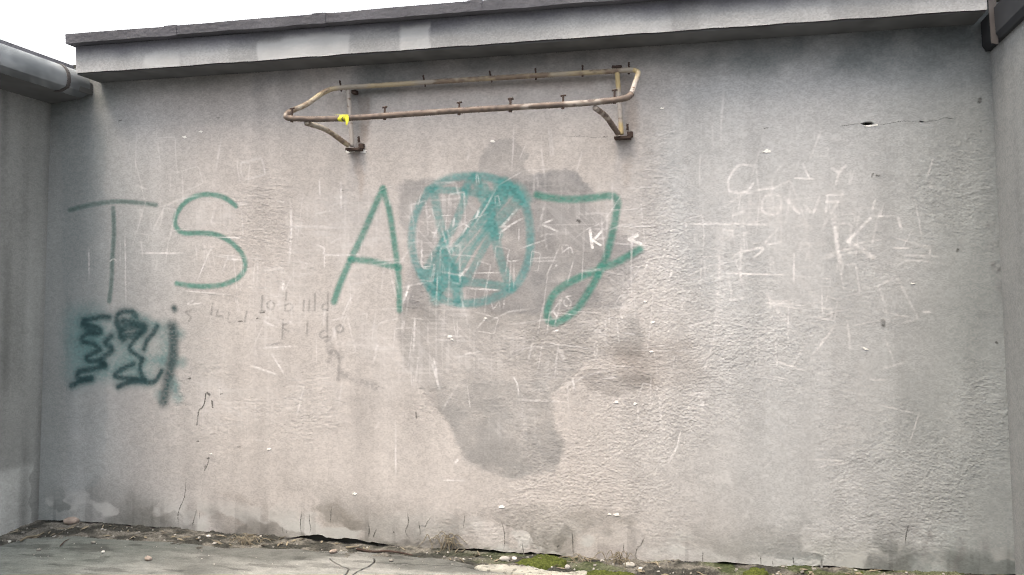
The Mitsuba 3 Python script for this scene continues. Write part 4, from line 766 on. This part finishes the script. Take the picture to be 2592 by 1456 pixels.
rail([(lt[0] - 0.010, -0.38, lt[2] + 0.04), (lt[0] - 0.012, -0.415, lt[2] + 0.008), (lt[0] + 0.035, -0.42, lt[2] - 0.012), (-2.3, -0.42, zf - 0.014), (-1.6, -0.42, zf - 0.004), (-0.90, -0.42, zf), (-0.68, -0.42, zf + 0.006), (rt_[0] - 0.03, -0.405, rt_[2] - 0.012), (rt_[0], -0.375, rt_[2] + 0.016)], 0.0178, "pipe_rust", "front_rail")
rail([(rear_r, -0.085, zr - 0.008), (rear_r + 0.03, -0.12, zr - 0.035), (rear_r + 0.02, -0.22, zr - 0.12), (rt_[0], -0.375, rt_[2] + 0.016)], 0.015, "pipe_pale", "right_arm")
for xp, xb, xt, bm in ((-2.425, -2.395, -2.545, "pipe_paint"), (-0.640, -0.615, -0.725, "pipe_rust")):
    rail([(xp, -0.06, zr - 0.01), ((xp + xb) / 2, -0.058, 2.84), (xb, -0.055, 2.63)], 0.0148, "pipe_pale", "post", 0.03)
    rail([(xt, -0.42, zf - 0.03), ((xt + xb) / 2 - 0.015, -0.25, 2.705), (xb - 0.02, -0.075, 2.635)], 0.0170, bm, "brace")
    pl = add("wall_plate", box(xb - 0.045, xb + 0.055, -0.065, 0.0, 2.606, 2.620), "dark_rust", RACK)
    add("bracket_tab", box(xb + 0.032, xb + 0.066, -0.03, 0.0, 2.621, 2.652), "dark_rust", RACK)
    add("bolt", tube([(xb + 0.035, -0.025, 2.66), (xb + 0.034, -0.03, 2.70)], 0.008, 6), "dark_rust", RACK)
add("top_bracket", box(-0.675, -0.615, -0.05, 0.0, 3.046, 3.062), "dark_rust", RACK)
add("bracket_tab", box(-2.405, -2.375, -0.05, 0.0, 2.985, 3.008), "dark_rust", RACK)
def peg(x, y, z, hgt, lean, head):
    top = np.array([x + lean, y, z + hgt])
    m = [tube([(x, y, z - 0.024), tuple(top)], 0.0062, 7)]
    if head:
        m.append(tube([tuple(top - [0.016, 0, 0.0]), tuple(top + [0.016, 0, 0.003])], 0.0055, 6))
        m.append(tube([(x - 0.0005, y, z - 0.026), (x, y, z - 0.016)], 0.010, 6))
    add("peg", join(m), "dark_rust", RACK)
fz = lambda x: np.interp(x, [-2.66, -2.3, -1.6, -0.9, -0.68, -0.56], [lt[2] - 0.008, zf - 0.014, zf - 0.004, zf, zf + 0.006, rt_[2] - 0.01])
for (x, y_, z), hgt in zip([(-2.643, -0.42, 2.736), (-2.022, -0.42, 2.738), (-1.546, -0.42, 2.746), (-1.231, -0.42, 2.743)] + [(-1.229, -0.42, 2.749), (-0.914, -0.42, 2.745), (-0.614, -0.42, 2.741)], (0.058, 0.050, 0.047, 0.052, 0.048, 0.05, 0.05)):
    peg(x, -0.42, fz(x), hgt, 0.002, True)
for (x, y_, z), lean in zip([(-2.471, -0.07, 3.018), (-1.884, -0.07, 3.022), (-1.438, -0.07, 3.023)] + [(-1.15, -0.07, 3.022), (-0.855, -0.07, 3.021), (-0.568, -0.07, 3.026)], (-0.012, -0.015, -0.015, -0.004, 0.0, 0.0)):
    peg(x, -0.06, zr - 0.001, 0.050, lean, False)

# yellow tape knotted on the front rail
tp = [(-2.276, -0.42, 2.738)][0]
rr = np.random.default_rng(12)
R_ = 0.021
loops = []
for k in range(2):
    c = tp[0] - 0.020 + 0.035 * k
    a = np.linspace(0, 2 * math.pi, 25)
    w = 0.013 - 0.003 * k
    wv = 0.004 * np.sin(3 * a + k)
    rad = R_ + 0.002 * k + 0.003 * np.sin(2 * a + k)
    z0 = float(fz(c))
    L = np.c_[c - w + wv + 0.012 * np.cos(a), -0.42 + rad * np.cos(a), z0 + rad * np.sin(a)]
    Rr = np.c_[c + w + wv + 0.012 * np.cos(a), -0.42 + rad * np.cos(a), z0 + rad * np.sin(a)]
    v = np.vstack([L, Rr]); n = len(a); i = np.arange(n - 1)
    loops.append(trimesh.Trimesh(v, np.vstack([np.c_[i, i + 1, i + 1 + n], np.c_[i, i + 1 + n, i + n]]), process=False))
zt = float(fz(tp[0]))
tail = [(tp[0] - 0.07, -0.440, zt + 0.020), (tp[0] - 0.03, -0.446, zt + 0.014), (tp[0] + 0.01, -0.449, zt + 0.008), (tp[0] + 0.022, -0.452, zt - 0.025), (tp[0] + 0.018, -0.455, zt - 0.052)]
c = catmull(tail, 0.008); n = len(c); wv = 0.016 - 0.012 * np.abs(np.linspace(-1, 1, n)) ** 2
v = np.vstack([c - np.c_[wv, 0 * wv, -0.3 * wv], c + np.c_[wv, 0 * wv, 0.3 * wv]]); i = np.arange(n - 1)
loops.append(trimesh.Trimesh(v, np.vstack([np.c_[i, i + 1, i + 1 + n], np.c_[i, i + 1 + n, i + n]]), process=False))
scene["yellow_tape_two_sided"] = {"type": "twosided", "bsdf": scene.pop("yellow_tape")}
add("tape_scrap", join(loops), "yellow_tape_two_sided", label="bright yellow tape scrap knotted round the front pipe", cat="tape")

# ---------------------------------------------------------------- the left wing with its gutter
LEFT = "left_wing"
labels[LEFT] = {"label": "lower rendered wall of the left wing under a zinc gutter", "category": "wall"}
def lean_box(corners, y0, y1):
    """A prism along y over the (x, z) outline."""
    m = trimesh.creation.extrude_polygon(sg.Polygon(corners), y1 - y0, engine="earcut")
    m.apply_transform([[1, 0, 0, 0], [0, 0, -1, y1], [0, 1, 0, 0], [0, 0, 0, 1]])
    return m
wallL = trimesh.creation.extrude_polygon(sg.Polygon([(-5.14, -0.3), (-4.874, -0.3), (-4.868, 0.0), (-4.786, 3.16), (-5.14, 3.16)]), 7.0, engine="earcut")
wallL.apply_transform([[1, 0, 0, 0], [0, 0, -1, 0.0], [0, 1, 0, 0], [0, 0, 0, 1]])
if wallL.volume < 0:
    wallL.invert()
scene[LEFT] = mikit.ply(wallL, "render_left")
cor, eo, lp, rf = [(-4.78, 3.05), (-4.445, 3.099), (-4.569, 3.258), (-4.587, 3.314)]
Y0 = -7.0
def along_y(profile, y0, y1, closed=True, n=2):
    """Sweep an (x, z) outline along y."""
    P = np.asarray(profile, float)
    ys = np.linspace(y0, y1, n)
    v = np.vstack([np.c_[P[:, 0], np.full(len(P), y), P[:, 1]] for y in ys])
    m = len(P)
    i, j = np.meshgrid(np.arange(n - 1), np.arange(m if closed else m - 1), indexing="ij")
    j2 = (j + 1) % m
    q = np.stack([i * m + j, i * m + j2, (i + 1) * m + j2, (i + 1) * m + j], -1).reshape(-1, 4)
    f = np.vstack([q[:, [0, 1, 2]], q[:, [0, 2, 3]]])
    if closed:
        k = np.arange(1, m - 1)
        f = np.vstack([f, np.c_[0 * k, k + 1, k], np.c_[0 * k + (n - 1) * m, (n - 1) * m + k, (n - 1) * m + k + 1]])
    t_ = trimesh.Trimesh(v, f, process=False)
    t_.fix_normals()
    return t_
# gutter: a bellied trough from its rolled lip round to its underside
gx, gz = (lp[0] + eo[0]) / 2 - 0.045, (lp[1] + eo[1]) / 2 - 0.01
a0, a1 = math.atan2(lp[1] - gz, lp[0] - gx), math.atan2(eo[1] - gz, eo[0] - gx)
r0, r1 = math.hypot(lp[0] - gx, lp[1] - gz), math.hypot(eo[0] - gx, eo[1] - gz)
outer = []
for t in np.linspace(0, 1, 15):
    a = a0 + (a1 - a0) * t
    r = r0 + (r1 - r0) * t
    outer.append((gx + r * math.cos(a), gz + r * math.sin(a)))
a = a1
under = [(eo[0] - 0.05, eo[1] - 0.022), (eo[0] - 0.10, eo[1] - 0.026), (eo[0] - 0.14, eo[1] - 0.01)]
shell = outer + under
inner = [(gx + (x - gx) * 0.93, gz + (z - gz) * 0.93) for x, z in shell[::-1]]
GUT = add("gutter", along_y(shell + inner, Y0, -0.04), "zinc", LEFT, smooth=30, label="grey zinc gutter along the eave")
add("lip_bead", tube([(lp[0], Y0, lp[1]), (lp[0], -0.04, lp[1])], 0.010, 8, 5.0, smooth_path=False), "zinc", GUT, smooth=True)
add("end_cap", along_y(shell + [(gx - 0.05, gz + 0.01)], -0.04, -0.03), "zinc", GUT)
for k, y in enumerate((-0.245, -1.15, -2.05, -2.95, -3.9)):
    s = [(gx + (x - gx) * 1.06, gz + (z - gz) * 1.06) for x, z in shell]
    i_ = [(gx + (x - gx) * 1.01, gz + (z - gz) * 1.01) for x, z in shell[::-1]]
    add("gutter_clip", along_y(s + i_, y - 0.014, y + 0.014), "brown_flashing", GUT)
add("soffit", along_y([(cor[0] - 0.05, cor[1] + 0.02), (cor[0], cor[1] - 0.003), (eo[0] - 0.10, eo[1] - 0.030), (eo[0] - 0.02, eo[1] - 0.008), (eo[0] - 0.10, eo[1] + 0.05)], Y0, -0.006), "dark_board_and_shade", LEFT)
add("added_eave_block", box(-4.775, eo[0] + 0.01, -0.13, -0.002, eo[1] - 0.004, 3.177), "dark_board_and_shade", LEFT)  # added dark block, stops light falling through beside the beam end
add("roof_edge", along_y([(lp[0] - 0.012, lp[1] + 0.006), (rf[0] - 0.008, rf[1] - 0.02), (rf[0] - 0.012, rf[1] + 0.004), (rf[0] - 0.60, rf[1] + 0.06), (lp[0] - 0.55, lp[1] + 0.0)], Y0, 0.0, n=60), "roof_felt", LEFT)
add("eave_board", along_y([(lp[0] - 0.10, lp[1] - 0.17), (lp[0] - 0.08, lp[1] - 0.17), (lp[0] - 0.08, lp[1] - 0.005), (lp[0] - 0.10, lp[1] - 0.005)], Y0, -0.008), "dark_board_and_shade", LEFT)

# ---------------------------------------------------------------- the right wing
RIGHT = "right_wing"
labels[RIGHT] = {"label": "shaded rendered wall of the right wing under a dark roof edge", "category": "wall"}
wallR = along_y([(2.0, -0.3), (1.575, -0.3), (1.572, 0.1), (1.465, 3.13), (2.0, 3.13)], Y0, 0.0)
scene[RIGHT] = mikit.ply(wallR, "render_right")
add("roof_edge", along_y([(1.445, 3.02), (1.425, 3.05), (1.418, 3.19), (2.0, 3.30), (2.0, 3.02)], Y0, -0.005), "tarred_board", RIGHT)
add("flashing", along_y([(1.405, 3.00), (1.44, 2.99), (1.425, 3.33), (1.385, 3.34)], -0.262, -0.252), "brown_flashing", WALL, label="brownish flashing strip at the right end of the eave")
